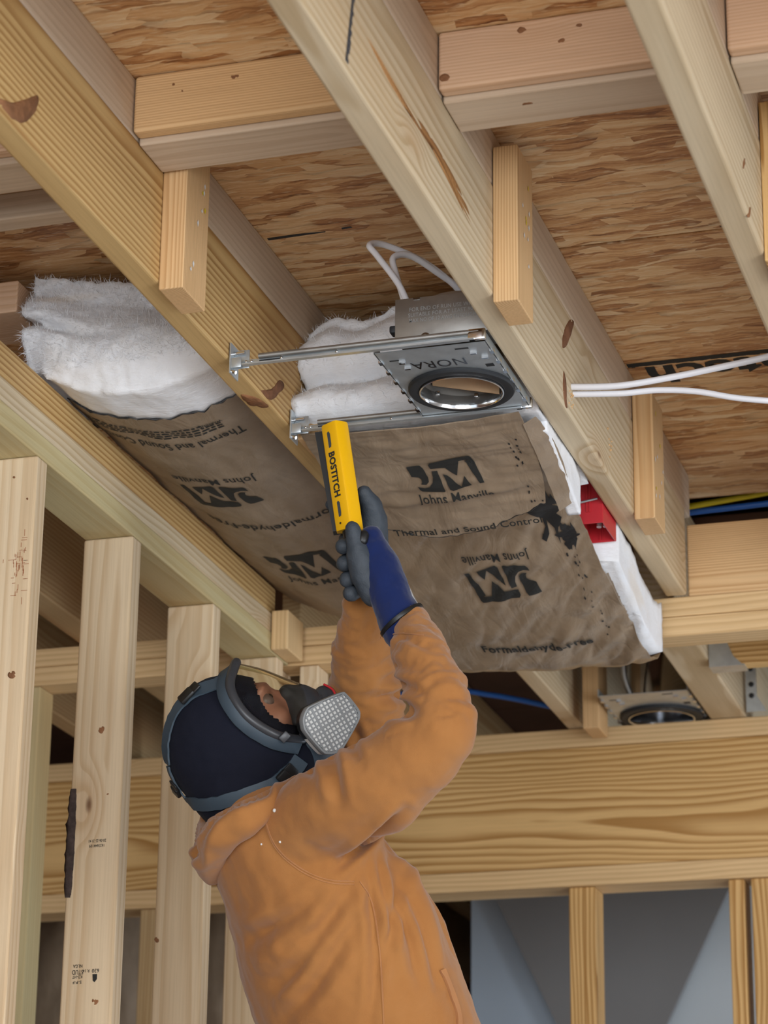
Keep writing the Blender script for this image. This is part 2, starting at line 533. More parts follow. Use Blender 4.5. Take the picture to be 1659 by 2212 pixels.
# ================================================================== SETTING
H = 2.539            # underside of joists
HM = 2.711           # joist / riser board
HC = 2.798           # underside of OSB deck
box('floor', (-4.6, -3.6, -0.05), (3.4, 8.7, 0.0), M_FLOOR, kind='structure')
ceiling = empty('ceiling', (-0.8, 2.0, HC), kind='structure')
def osb(x0, x1, y0, y1, z=HC, mat=None):
    o = box('osb_panel', (x0, y0, z), (x1, y1, z + 0.018), mat or M_OSB, ceiling)
    return o
rows = [(3.692, 4.86)] + [(3.688 - 1.22 * (k + 1), 3.685 - 1.22 * k) for k in range(6)]
for k, (y0, y1) in enumerate(rows):
    xs = [-4.6, -3.332, -0.892, 1.548, 3.4] if k % 2 else [-4.6, -3.764, -1.324, 1.116, 3.4]
    for x0, x1 in zip(xs, xs[1:]):
        osb(x0 + 0.002, x1 - 0.001, y0, y1)
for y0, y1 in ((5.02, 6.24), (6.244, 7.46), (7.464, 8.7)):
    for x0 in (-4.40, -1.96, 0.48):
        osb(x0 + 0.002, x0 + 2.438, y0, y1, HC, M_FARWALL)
box('light_cover', (-4.6, -3.6, 3.02), (3.4, 8.7, 3.06), M_FARWALL, kind='structure')  # unseen dark cover, added to keep world light out from above
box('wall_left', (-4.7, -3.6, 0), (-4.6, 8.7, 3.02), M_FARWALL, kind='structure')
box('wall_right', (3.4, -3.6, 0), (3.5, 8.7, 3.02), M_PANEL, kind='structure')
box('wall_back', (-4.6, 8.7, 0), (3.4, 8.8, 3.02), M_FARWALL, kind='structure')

# ---- ceiling joists: 2x8 with a 2x4 riser on top
def joist(x0, x1, y0, y1, mat, label, up=M_GREY, group=None):
    e = empty('ceiling_joist', ((x0 + x1) / 2, (y0 + y1) / 2, H), label, 'joist', group)
    board('lower_board', (x0, x1), (y0, y1), (H, HM), 'y', mat, e, bev=0.005)
    board('riser_board', (x0 + 0.001, x1 - 0.001), (y0, y1 + 0.06), (HM + 0.0005, HC), 'y', up, e, bev=0.004)
    return e
JA = joist(-1.343, -1.304, 1.7, 4.672, M_PINE, 'yellow pine ceiling joist with torn knots, left of the can light')
JB = joist(-0.912, -0.872, 1.7, 4.672, M_PALE, 'pale ceiling joist with white cable through it, right of the can light')
JC = joist(-0.530, -0.489, 1.7, 4.672, M_PALE, 'pale ceiling joist on the far side of the sheathing panel printed with letters')
joist(-0.13, -0.09, 1.7, 4.672, M_PALE, 'pale ceiling joist past the cable end, outside the lettered bay')

# ---- blocking between the joists
def blocking(x0, x1, lab, mat=M_PINK):
    e = empty('blocking', ((x0 + x1) / 2, 3.05, 2.70), lab, 'blocking', None)
    board('edge_board', (x0, x1), (2.996, 3.019), (HM, HC - 0.001), 'x', mat, e, bev=0.006)
    board('flat_board', (x0, x1), (3.0195, 3.105), (2.703, 2.741), 'x', M_GREY, e, bev=0.003)
    return e
blocking(-1.303, -0.913, 'orange blocking between the yellow joist and the cable joist', M_ORANGE)
blocking(-0.871, -0.531, 'knotty pink blocking between the two pale joists')
blocking(-0.488, -0.131, 'pink blocking beyond the second pale joist')
blocking(-1.86, -1.344, 'pale blocking on the outer side of the yellow joist')
e = board('blocking', (-2.1, -1.344), (3.215, 3.253), (2.722, 2.765), 'x', M_GREY, None, 'thin cross strip under dark sheathing behind the outer blocking', 'blocking')
e = board('blocking', (-2.2, -1.705), (3.50, 3.62), (2.711, 2.765), 'x', M_PINK, None, 'pink blocking end beside the bare white fibreglass', 'blocking')

# ---- short vertical cleats nailed to the joists
def cleat(x0, y0, z0, z1, label, mat=M_ORANGE):
    return board('cleat', (x0, x0 + 0.036), (y0, y0 + 0.087), (z0, z1), 'z', mat, None, label, 'cleat', None, bev=0.002)
cleat(-1.3035, 3.112, 2.528, HC, 'short upright cleat on the yellow joist under the blocking')
cleat(-0.8715, 3.276, 2.528, 2.768, 'short upright cleat on the cable joist beside the can light')
cleat(-0.8715, 4.205, 2.528, 2.757, 'short upright cleat on the cable joist below the white cable')
cleat(-1.3035, 3.700, 2.528, 2.60, 'stubby cleat on the yellow joist behind the lower hanger bar')
cleat(-0.4885, 3.245, 2.528, 2.766, 'short orange cleat on the far pale joist', M_HEAD)

# ---- left partition: top plates, nailer and studs
pl = empty('partition_top_plate', (-1.6965, 3.3, 2.463), 'doubled top plate with green tinge over the bare studs', 'plate')
board('plate', (-1.741, -1.652), (1.9, 4.672), (2.463, 2.5005), 'y', M_GREEN, pl)
board('plate', (-1.741, -1.653), (1.9, 4.672), (2.501, 2.5385), 'y', M_PALE, pl)
nail = board('nailer', (-1.718, -1.655), (1.9, 4.60), (2.539, 2.596), 'y', M_PINE, None, 'brown knotty nailer lying on the partition plate beside the paper batt', 'nailer', bev=0.006)
board('end_block', (-1.651, -1.617), (4.565, 4.655), (2.463, 2.541), 'z', M_PLATE, None, 'small pale block at the end of the partition plate', 'block')
stud_specs = [(3.497, 'bare stud with rust scuff marks at the partition end'),
              (3.883, 'bare stud with bark edge and grade stamp'),
              (4.263, 'bare stud between the stamped stud and the worker'),
              (4.605, 'bare stud behind the worker where the plates meet')]
studs = []
for y0, lab in stud_specs:
    studs.append(board('wall_stud', (-1.741, -1.652), (y0, y0 + 0.038), (0.038, 2.4625), 'z', M_STUD, None, lab, 'stud', None, bev=0.004))
board('bottom_plate', (-1.741, -1.652), (1.9, 4.672), (0.0, 0.038), 'y', M_PLATE, None, 'bottom plate under the bare studs', 'plate')

# ---- cross beam carrying the joist ends
bmE = empty('cross_beam', (-0.6, 4.71, 2.463), 'doubled plate crossing under the far ends of the joists', 'beam')
board('plate', (-3.9, 2.4), (4.675, 4.746), (2.463, 2.5005), 'x', M_PLATE, bmE)
board('plate', (-3.9, 2.4), (4.675, 4.746), (2.501, 2.5385), 'x', M_PLATE, bmE)
board('rim_block', (-0.871, -0.531), (4.680, 4.718), (2.5395, 2.680), 'x', M_ORANGE, None, 'orange rim block on the cross beam under the yellow cables', 'block')
board('rim_block', (-0.488, -0.131), (4.680, 4.718), (2.5395, 2.680), 'x', M_ORANGE, None, 'orange rim block on the cross beam past the far pale joist', 'block')
for x0, lab in ((-2.213, 'green tinged post under the cross beam behind the partition'), (-1.71, 'post under the cross beam in line with the bare studs'), (-1.632, 'post under the cross beam beside the worker')):
    board('post', (x0, x0 + 0.038), (4.680, 4.744), (0.0, 2.4625), 'z', M_GREEN if x0 < -2 else M_STUD, None, lab, 'post')

# ---- far joists beyond the beam
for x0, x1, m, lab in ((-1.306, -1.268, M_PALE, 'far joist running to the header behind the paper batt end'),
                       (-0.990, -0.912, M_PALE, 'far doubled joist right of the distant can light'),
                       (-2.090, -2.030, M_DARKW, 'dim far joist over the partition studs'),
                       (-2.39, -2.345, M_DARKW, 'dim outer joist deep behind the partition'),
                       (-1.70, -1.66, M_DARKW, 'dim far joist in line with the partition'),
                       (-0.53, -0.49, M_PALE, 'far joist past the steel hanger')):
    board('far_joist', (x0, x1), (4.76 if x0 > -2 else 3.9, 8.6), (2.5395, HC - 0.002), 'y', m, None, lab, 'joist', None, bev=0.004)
board('riser_post', (-1.241, -1.205), (5.40, 5.489), (2.50, 2.76), 'z', M_ORANGE, None, 'short upright block standing beside the distant can light', 'block')
# ---- header across the far opening
hd = empty('header_beam', (-0.7, 5.58, 2.19), 'long yellow pine header beam over the far opening', 'header')
board('top_plate', (-3.9, 2.4), (5.534, 5.63), (2.4965, 2.5385), 'x', M_PLATE, hd)
board('beam_board', (-3.9, 2.4), (5.536, 5.628), (2.2325, 2.496), 'x', M_HEAD, hd)
board('bottom_plate', (-3.9, 2.4), (5.534, 5.63), (2.190, 2.232), 'x', M_PLATE, hd)
for x0, x1, lab in ((-1.31, -1.252, 'yellow stud under the header between the grey sheets'), (-0.964, -0.931, 'yellow stud under the header right of the dark shadow panel'),
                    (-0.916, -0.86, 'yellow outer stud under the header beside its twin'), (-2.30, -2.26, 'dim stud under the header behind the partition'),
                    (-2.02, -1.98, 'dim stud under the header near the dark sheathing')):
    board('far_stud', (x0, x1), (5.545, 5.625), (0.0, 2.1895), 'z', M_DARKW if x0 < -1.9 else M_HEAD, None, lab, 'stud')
# sheeting on the far wall; its light and shadow shapes are built as panels
box('wall_sheet', (-1.40, 6.70, 0.0), (1.4, 6.74, 2.75), M_PANEL, None, label='pale grey wall sheet standing beyond the header', cat='wall sheet')
box('wall_sheet', (-1.845, 6.70, 0.0), (-1.402, 6.74, 2.75), M_PANEL_LIT, None, label='wall sheet with pale blue light in its colour beside the dark gap beyond the header', cat='wall sheet')
def prism(name, poly, y0, y1, mat, parent=None, **kw):
    n = len(poly)
    vs = [(x, y0, z) for x, z in poly] + [(x, y1, z) for x, z in poly]
    fs = [tuple(range(n)), tuple(range(2 * n - 1, n - 1, -1))] + [(i, i + n, (i + 1) % n + n, (i + 1) % n) for i in range(n)]
    bm = bmesh.new()
    bv = [bm.verts.new(v) for v in vs]
    for f in fs: bm.faces.new([bv[i] for i in f])
    return tag(link(name, bm_mesh(bm, name), mat, parent), **kw)
prism('shadow_panel', [(-1.83, 2.55), (-1.073, 2.55), (-1.45, 1.80), (-1.468, 1.80)], 6.62, 6.64, M_PANEL_SHADE, None, label='dark grey tapering panel standing for a shadow on the pale sheet', cat='wall sheet')  # wall shadow built as a dark panel
for k, (x0, x1) in enumerate(((-2.92, -2.56), (-2.50, -2.12))):
    nv, nu = 40, 12
    vs, fs = [], []
    for i in range(nv + 1):
        for j in range(nu + 1):
            u = j / nu
            z = 2.4 * i / nv
            bul = 0.05 * math.sin(math.pi * u) ** 0.5 * (1 + 0.5 * fbm((u * 2, z * 4, k)))
            vs.append((x0 + (x1 - x0) * u, 6.35 - bul + 0.02 * fbm((u * 6, z * 8, k + 5)), z))
    for i in range(nv):
        for j in range(nu):
            a = i * (nu + 1) + j
            fs.append((a, a + 1, a + nu + 2, a + nu + 1))
    wb = empty('wall_batt', ((x0 + x1) / 2, 6.4, 0), ('kraft faced batt in the dim far wall, outermost behind the studs', 'kraft faced batt in the dim far wall next to the dark opening')[k], 'insulation')
    link('paper_facing', mesh('paper_facing', vs, fs, True), M_KRAFT, wb)
    box('fibre_core', (x0, 6.37, 0.0), (x1, 6.46, 2.4), M_FIBRE, wb)
    if k < 2:
        board('far_stud', (x1 + 0.005, x1 + 0.055), (6.34, 6.46), (0, 2.45), 'z', M_DARKW, None, ('dim stud beside the outermost kraft batt', 'dim stud between the inner kraft batts')[k], 'stud')

V = Vector
# ================================================================== INSULATION BATTS
LOGO = [[(85, 165), (205, 162), (222, 180), (235, 235), (225, 262), (195, 275), (150, 272), (165, 262), (170, 245), (155, 232), (95, 225)],
        [(115, 283), (170, 292), (215, 288), (255, 268), (278, 238), (285, 205), (335, 205), (335, 325), (320, 330), (135, 315), (122, 305)],
        [(285, 190), (280, 165), (300, 150), (660, 122), (672, 130), (695, 298), (655, 300), (600, 165), (635, 155), (550, 160), (485, 245), (410, 195)],
        [(372, 225), (400, 235), (487, 310), (545, 250), (580, 305), (400, 330), (380, 320)]]
LOGO = [[((x - 390) / 610.0, (226 - y) / 210.0) for x, y in L] for L in LOGO]
LOGO_VF = fill_polys(LOGO)
def scaled(vf, sx, sy, dx=0.0, dy=0.0):
    return [Vector((v.x * sx + dx, v.y * sy + dy, 0)) for v in vf[0]], vf[1]
def fit_text(body, width, height, dx=0.0, dy=0.0, bold=0.0):
    vs, fs = text_polys(body, 1.0, 'CENTER', 1.05, bold)
    w = max(v.x for v in vs) - min(v.x for v in vs)
    return scaled((vs, fs), width / w, height / 0.72, dx, dy)
def under(surf, x0, y0, flip=False, lift=0.0012):
    """print on the underside of a sheet, read from below"""
    s = -1.0 if flip else 1.0
    return lambda u, v: (x0 + s * u, y0 - s * v, surf(x0 + s * u, y0 - s * v) - lift)
def sheet(name, surf, xs, ys, mat, parent, nx=48, ny=70, thick=0.002, edge=None):
    """thin sheet under a batt; edge(u, v) may shift the outline in x, y"""
    vs, fs = [], []
    for i in range(ny + 1):
        for j in range(nx + 1):
            u, v = j / nx, i / ny
            x = xs[0] + (xs[1] - xs[0]) * u
            y = ys[0] + (ys[1] - ys[0]) * v
            if edge:
                dx, dy = edge(u, v)
                x += dx; y += dy
            z = surf(x, y)
            vs.append((x, y, z))
    n = len(vs)
    vs += [(x, y, z + thick) for x, y, z in vs]
    w = nx + 1
    for i in range(ny):
        for j in range(nx):
            a = i * w + j
            fs.append((a, a + w, a + w + 1, a + 1))
            fs.append((n + a, n + a + 1, n + a + w + 1, n + a + w))
    rim = [j for j in range(w)] + [i * w + nx for i in range(1, ny + 1)] + [ny * w + j for j in range(nx - 1, -1, -1)] + [i * w for i in range(ny - 1, 0, -1)]
    for a, b in zip(rim, rim[1:] + rim[:1]):
        fs.append((a, b, n + b, n + a))
    return link(name, mesh(name, vs, fs, True, 50), mat, parent)
def fluff(name, lo, hi, fn, parent, n=(40, 14, 30), amp=0.012, mat=None):
    """lump of fibreglass: finely divided block pushed about by noise; fn shifts points"""
    bm = bmesh.new()
    idx = {}
    nx, ny, nz = n
    def V(i, j, k):
        key = (i, j, k)
        if key not in idx:
            p = Vector((lo[0] + (hi[0] - lo[0]) * i / nx, lo[1] + (hi[1] - lo[1]) * j / ny, lo[2] + (hi[2] - lo[2]) * k / nz))
            c = Vector((i / nx, j / ny, k / nz))
            p = Vector(fn(p, c))
            d = Vector((c.x - .5, c.y - .5, c.z - .5))
            nn = amp * (0.0 if c.z == 0 and c.y > 0.05 else 1.0) * (0.55 * fbm(p * 11, 2) + 0.30 * fbm(p * 34, 3) + 0.28 * fbm(p * 110, 3))
            m = max(abs(d.x), abs(d.y), abs(d.z))
            ax = [abs(d.x) > m - 1e-4, abs(d.y) > m - 1e-4, abs(d.z) > m - 1e-4]
            nd = Vector([math.copysign(1, d[t]) if ax[t] else 0 for t in range(3)]).normalized()
            idx[key] = bm.verts.new(p + nd * nn)
        return idx[key]
    for (A, B, Cn, f) in ((nx, ny, nz, lambda a, b, c: V(a, b, c)), (ny, nz, nx, lambda a, b, c: V(c, a, b)), (nz, nx, ny, lambda a, b, c: V(b, c, a))):
        for c in (0, Cn):
            for a in range(A):
                for b in range(B):
                    bm.faces.new((f(a, b, c), f(a + 1, b, c), f(a + 1, b + 1, c), f(a, b + 1, c)))
    return link(name, bm_mesh(bm, name, True), mat or M_FIBRE, parent)

def fuzz(obj, count, parent, seed, cond):
    """loose glass fibres standing off a torn end"""
    rng = random.Random(seed)
    me = obj.data
    polys = [p for p in me.polygons if cond(p)]
    vs, fs = [], []
    for _ in range(count):
        p = rng.choice(polys)
        a, b, c = [me.vertices[i].co for i in p.vertices[:3]]
        r1, r2 = rng.random(), rng.random()
        o = a + (b - a) * r1 + (c - b) * r1 * r2
        t = Vector((rng.gauss(0, 1), rng.gauss(0, 1), rng.gauss(0, 1))).normalized()
        d = (p.normal * rng.uniform(0.25, 1.0) + t * 0.9).normalized()
        L = rng.uniform(0.003, 0.012)
        w_ = d.cross(t).normalized() * rng.uniform(0.00015, 0.00032)
        m_ = o + d * L * 0.55 + t * L * 0.18
        e_ = o + d * L + t * L * 0.45
        i = len(vs)
        o = o - p.normal * 0.001
        vs += [o - w_, o + w_, m_ + w_, m_ - w_, e_]
        fs += [(i, i + 1, i + 2, i + 3), (i + 3, i + 2, i + 4)]
    f = link('loose_fibres', mesh('loose_fibres', vs, fs), M_FIBRE, parent)
    f['kind'] = 'stuff'
    return f
# ---- batt in the outer bay, lying on the nailer
def surf1(x, y):
    u = (x + 1.66) / 0.32
    u = max(0.0, min(1.0, u))
    z = 2.604 - 0.052 * math.sin(math.pi * min(1, u * 1.02)) ** 0.8
    z += 0.0045 * fbm((x * 9, y * 7, 3.0), 3) + 0.002 * fbm((x * 30, y * 12, 1.0), 2)
    z -= 0.012 * max(0.0, (y - 4.35)) / 0.25 * math.sin(math.pi * u)
    return z
batt1 = empty('insulation_batt', (-1.5, 4.1, 2.56), 'kraft faced batt with a bare white torn end, lying against the nailer', 'insulation', None)
p1_me = sheet('paper_facing', surf1, (-1.664, -1.344), (3.62, 4.63), M_KRAFT, batt1, 40, 90, 0.002,
      lambda u, v: (0.0, (1 - v) ** 6 * (0.012 * fbm((u * 30, 0, 0), 3)))).data
link('asphalt_edge', tube_mesh('asphalt_edge', [p1_me.vertices[j].co + V((0, -0.0006, 0.0008)) for j in range(41)], [max(0.0002, 0.0012 + 0.0022 * fbm((k * 0.5, 0, 7), 3)) for k in range(41)], 6), M_TAR, batt1)
def end1(p, c):
    # leaning torn face with a split between two layers
    bul = 0.07 * math.sin(math.pi * min(1, c.z * 1.25)) if c.z < 0.8 else 0.0
    y = p.y - (1 - c.y) * (bul * 0.55 + 0.02 * (1 - c.z))
    split = math.exp(-((c.z - 0.46) / 0.05) ** 2) * max(0.0, 1 - c.x * 2.2)
    y += (1 - c.y) * 0.035 * split
    x = p.x - 0.012 * (1 - c.x) * (1 if c.z > 0.5 else 0.4) + 0.02 * split * (1 - c.x)
    bot = surf1(x, y) + 0.004
    top = 2.786 - 0.075 * c.x
    return (x, y, bot + (top - bot) * c.z)
fluff('torn_end', (-1.682, 3.535, 2.56), (-1.346, 3.72, 2.78), end1, batt1, (56, 18, 40), 0.010)
fuzz([o for o in batt1.children if o.name.startswith('torn_end')][0], 16000, batt1, 3, lambda p: p.normal.y < 0.35 and p.normal.z > -0.6 and p.center.z > 2.603)
fluff('fibre_core', (-1.660, 3.73, 2.62), (-1.352, 4.60, 2.76), lambda p, c: (p.x, p.y, p.z if c.z > 0 else surf1(p.x, p.y) + 0.008), batt1, (12, 30, 8), 0.004)
def pr1(name, vf, x0, y0, flip, sub=2):
    return draped(name, vf, under(surf1, x0, y0, flip), M_INK, batt1, sub)
pr1('logo_print', scaled(LOGO_VF, 0.128, 0.110), -1.535, 3.985, True, 4)
pr1('lettering', fit_text('Johns Manville', 0.150, 0.022, -0.012, -0.085, 0.008), -1.535, 3.985, True)
pr1('lettering', fit_text('Formaldehyde-Free', 0.24, 0.026, 0.0, 0.0, 0.01), -1.500, 4.13, True)
pr1('lettering', fit_text('Thermal and Sound Control', 0.26, 0.024, 0.0, 0.0, 0.01), -1.535, 3.722, True)
pr1('lettering', fit_text('WARNING', 0.038, 0.010, 0.0, 0.0, 0.008), -1.440, 3.668, True)
for k in range(4):      # lines of fine print, too small to read
    bm_v = []; bm_f = []
    x = -0.085 if k else -0.055
    while x < 0.14:
        w = random.uniform(0.004, 0.014)
        i = len(bm_v)
        bm_v += [Vector((x, 0, 0)), Vector((x + w, 0, 0)), Vector((x + w, 0.0042, 0)), Vector((x, 0.0042, 0))]
        bm_f.append((i, i + 1, i + 2, i + 3))
        x += w + 0.003
    pr1('fine_print', (bm_v, bm_f), -1.51, 3.669 + 0.0085 * k, True, 0)
pr1('logo_print', scaled(LOGO_VF, 0.128, 0.125), -1.518, 4.355, False, 4)
pr1('lettering', fit_text('Johns Manville', 0.150, 0.022, 0.02, -0.092, 0.008), -1.518, 4.355, False)

# ---- batt in the can light's bay, drooping towards the beam
def drop(y):
    t = [(3.66, 2.541), (4.0, 2.537), (4.08, 2.524), (4.15, 2.502), (4.3, 2.457), (4.45, 2.428), (4.6, 2.400), (4.7, 2.39)]
    for (a, b), (c, d) in zip(t, t[1:]):
        if y <= c:
            k = (y - a) / (c - a)
            return b + (d - b) * k
    return t[-1][1]
def surf2(x, y):
    u = max(0.0, min(1.0, (x + 1.30) / 0.365))
    z = drop(y) - 0.012 * math.sin(math.pi * u)
    w = max(0.0, min(1.0, (y - 3.95) / 0.2))
    al, ac = x * 0.55 - y * 0.83, x * 0.83 + y * 0.55
    z += w * (0.005 * fbm((x * 8 + y * 5, y * 8, 7.0), 2) - 0.011 * abs(fbm((al * 4.5, ac * 19, 2.0), 2)) * (0.25 + u ** 1.3) + 0.003)
    z += 0.018 * max(0.0, (y - 4.56) / 0.08) ** 2
    return z
def drop3(y):
    t = [(3.60, 2.534), (3.68, 2.530), (3.80, 2.512), (3.90, 2.485), (4.0, 2.452), (4.1, 2.415)]
    for (a, b), (c, d) in zip(t, t[1:]):
        if y <= c:
            return b + (d - b) * (y - a) / (c - a)
    return t[-1][1]
def surf3(x, y):
    u = max(0.0, min(1.0, (x + 1.30) / 0.38))
    z = drop3(y) - 0.008 * math.sin(math.pi * u)
    z += 0.0035 * fbm((x * 7, y * 9, 11.0), 3) + 0.0022 * fbm((x * 9, y * 46, 4.0), 2)
    z -= 0.007 * math.exp(-((y - 3.905 + 0.035 * u) / 0.010) ** 2) * math.sin(math.pi * min(1, u * 1.1))
    z -= 0.014 * max(0.0, 0.3 - u) * 3.3 * math.exp(-((y - 3.86) / 0.035) ** 2)
    z += 0.010 * max(0.0, 0.3 - u) * 3.3 * math.exp(-((y - 3.91) / 0.025) ** 2)
    return z
batt2 = empty('insulation_batt', (-1.1, 4.2, 2.45), 'crinkled kraft faced batt drooping below the joists under the overlapping flap', 'insulation', None)
sheet('paper_facing', surf2, (-1.286, -0.955), (3.93, 4.650), M_KRAFT2, batt2, 120, 220, 0.002,
      lambda u, v: (0.010 * v * (2 * u - 1) + (0.02 * v if u > 0.99 else 0.0), 0.02 * v ** 8 * (fbm((u * 7, 1, 0), 3) + 1.1 * u)))
fluff('fibre_core', (-1.300, 4.0, 2.47), (-0.914, 4.66, 2.56),
      lambda p, c: (p.x - (0.062 * c.x ** 8 if 4.075 < p.y < 4.285 else 0.0), p.y - 0.02, (surf2(p.x, p.y - 0.02) + 0.010) if c.z == 0 else surf2(p.x, p.y) + 0.010 + 0.085 * c.z), batt2, (30, 60, 8), 0.0028)
fluff('fibre_edge', (-1.330, 4.13, 0.0), (-1.290, 4.52, 0.022), lambda p, c: (p.x + 0.012 * max(0.0, 4.22 - p.y) / 0.09, p.y, min(2.537, surf2(-1.285, p.y) + 0.001 + p.z)), batt2, (8, 40, 4), 0.003)
flange = sheet('paper_flange', lambda x, y: surf2(x, y) + 0.001 + 0.016 * max(0.0, (x + 0.955)) / 0.03, (-0.957, -0.936), (4.30, 4.63), M_KRAFT, batt2, 6, 60)
def pr2(name, vf, x0, y0, flip, sub=2, mat=None):
    return draped(name, vf, under(surf2, x0, y0, flip, 0.0026), mat or M_INK, batt2, sub)
pr2('logo_print', scaled(LOGO_VF, 0.120, 0.118), -1.117, 4.268, True, 4)
pr2('lettering', fit_text('Johns Manville', 0.118, 0.022, 0.0, -0.088, 0.010), -1.112, 4.268, True, 2)
pr2('lettering', fit_text('Formaldehyde-Free', 0.205, 0.026, 0.0, 0.0, 0.03), -1.117, 4.512, False, 2)
def blob_poly(seed, rx, ry, n=40, j=0.55):
    return [[(rx * math.cos(2 * math.pi * k / n) * (1 + j * fbm((math.cos(2 * math.pi * k / n) * 2.2, math.sin(2 * math.pi * k / n) * 2.2, seed), 3)),
              ry * math.sin(2 * math.pi * k / n) * (1 + j * fbm((math.cos(2 * math.pi * k / n) * 2.2, math.sin(2 * math.pi * k / n) * 2.2, seed + 9), 3))) for k in range(n)]]
pr2('tar_smear', fill_polys(blob_poly(1.3, 0.024, 0.070, 48, 0.9)), -0.990, 4.095, False, 2, M_TAR)
pr2('tar_smear', fill_polys(blob_poly(5.7, 0.014, 0.030, 40, 0.9)), -0.976, 4.165, False, 1, M_TAR)
for k in range(22):
    y = random.uniform(4.2, 4.5)
    pr2('tar_speck', fill_polys(blob_poly(k * 2.1, random.uniform(0.0008, 0.0022), random.uniform(0.002, 0.005), 10)), -0.972 - random.random() * 0.02, y, False, 0, M_TAR)

flap = empty('insulation_batt', (-1.1, 3.9, 2.5), 'smooth kraft faced batt behind the can light, its lower lip overlapping the crinkled one', 'insulation', None)
def lip(u, v):
    # lower lip sags in the middle and rises to the right
    yb = 0.052 * math.sin(math.pi * min(1.0, u / 0.92)) - 0.012 * max(0.0, 0.3 - u)
    return (-0.02 * v ** 3 * max(0.0, u - 0.9) * 10, v ** 4 * yb + v ** 12 * 0.003 * fbm((u * 26, 2, 0), 2))
flap_me = sheet('paper_facing', surf3, (-1.292, -0.940), (3.685, 3.935), M_KRAFT, flap, 60, 80, 0.002, lip).data
sheet('paper_flange', lambda x, y: surf3(x, y) - 0.001 + 0.5 * (x + 0.94), (-0.942, -0.922), (3.72, 3.955), M_KRAFT, flap, 8, 40, 0.002, lambda u, v: (0.010 * u * math.sin(3 * v), 0.0))
fluff('fibre_edge', (-0.936, 3.76, 2.535), (-0.914, 3.985, 2.60), lambda p, c: (p.x, p.y, p.z + (drop3(p.y) - 2.527)), flap, (5, 40, 8), 0.003)
lipv = [flap_me.vertices[80 * 61 + j].co.copy() for j in range(61)]
link('asphalt_edge', tube_mesh('asphalt_edge', [p + V((0, 0.0006, 0.0008)) for p in lipv], [0.0014 + 0.0008 * fbm((k * 0.35, 0, 3), 2) for k in range(61)], 6), M_TAR, flap)
def end2(p, c):
    top = 2.752 + 0.012 * math.sin(c.x * 17 + 1.0) - 0.035 * max(0.0, 0.12 - c.x) / 0.12 - 0.035 * max(0, c.x - 0.6)
    bot = 2.541
    z = bot + (top - bot) * c.z
    bul = 0.05 * math.sin(math.pi * min(1, c.z / 0.42)) if c.z < 0.42 else 0.042 * math.sin(math.pi * min(1, (c.z - 0.42) / 0.5))
    y = p.y - (1 - c.y) * bul + 0.03 * (1 - c.y) * c.z
    return (p.x, y, z)
fluff('torn_end', (-1.302, 3.715, 2.53), (-0.914, 3.80, 2.70), end2, flap, (56, 14, 36), 0.010)
fuzz([o for o in flap.children if o.name.startswith('torn_end')][0], 6000, flap, 5, lambda p: p.normal.y < 0.3 and p.normal.z > -0.6 and p.center.z > 2.552)
def pr3(name, vf, x0, y0, flip, sub=2, mat=None):
    return draped(name, vf, under(surf3, x0, y0, flip, 0.0016), mat or M_INK, flap, sub)
pr3('logo_print', scaled(LOGO_VF, 0.114, 0.088), -1.098, 3.828, False, 4)
pr3('lettering', fit_text('Johns Manville', 0.126, 0.016, 0.004, -0.062, 0.010), -1.098, 3.828, False, 3)
pr3('lettering', fit_text('Thermal and Sound Control', 0.25, 0.014, 0.0, 0.0, 0.012), -1.10, 3.977, False, 2)
for k in range(18):
    pr3('tar_speck', fill_polys(blob_poly(k * 1.7, random.uniform(0.0008, 0.002), random.uniform(0.002, 0.004), 10)), -0.962 - random.random() * 0.018, random.uniform(3.75, 3.93), False, 0, M_TAR)

# ---- red outlet box on the cable joist
def red_box():
    e = empty('outlet_box', (-0.94, 4.2, 2.508), 'red plastic outlet box open below, fixed beside the batts', 'outlet box')
    x0, x1, y0, y1, z0, z1, t = -0.962, -0.9135, 4.150, 4.252, 2.508, 2.590, 0.0025
    box('side_wall', (x0, y0, z0), (x1, y0 + t, z1), M_RED, e, 0.0008)
    box('side_wall', (x0, y1 - t, z0), (x1, y1, z1), M_RED, e, 0.0008)
    box('side_wall', (x0, y0 + t, z0), (x0 + t, y1 - t, z1), M_RED, e, 0.0008)
    box('side_wall', (x1 - t, y0 + t, z0), (x1, y1 - t, z1), M_RED, e, 0.0008)
    box('back_wall', (x0, y0, z1), (x1, y1, z1 + t), M_RED, e)
    for k in range(2):
        box('rib', (x0 + 0.020 + 0.005 * k, y1 - t - 0.002, z0 + 0.004), (x0 + 0.0225 + 0.005 * k, y1 - t, z1), M_RED, e)
        box('rib', (x0 + 0.020 + 0.005 * k, y0 - 0.002, z0 + 0.02), (x0 + 0.0225 + 0.005 * k, y0, z1), M_RED, e)
    link('nail', tube_mesh('nail', [(x0 - 0.006, y0 - 0.006, 2.542), (x1 - 0.008, y0 - 0.006, 2.549)], 0.002, 8), M_ZINC, e)
    for k in range(2):
        link('wire_end', tube_mesh('wire_end', [(-0.937 + 0.011 * k, 4.236, 2.588), (-0.937 + 0.011 * k, 4.234, 2.56), (-0.938 + 0.011 * k, 4.228, 2.528)], 0.0045, 8), M_WHITEPL, e)
red_box()

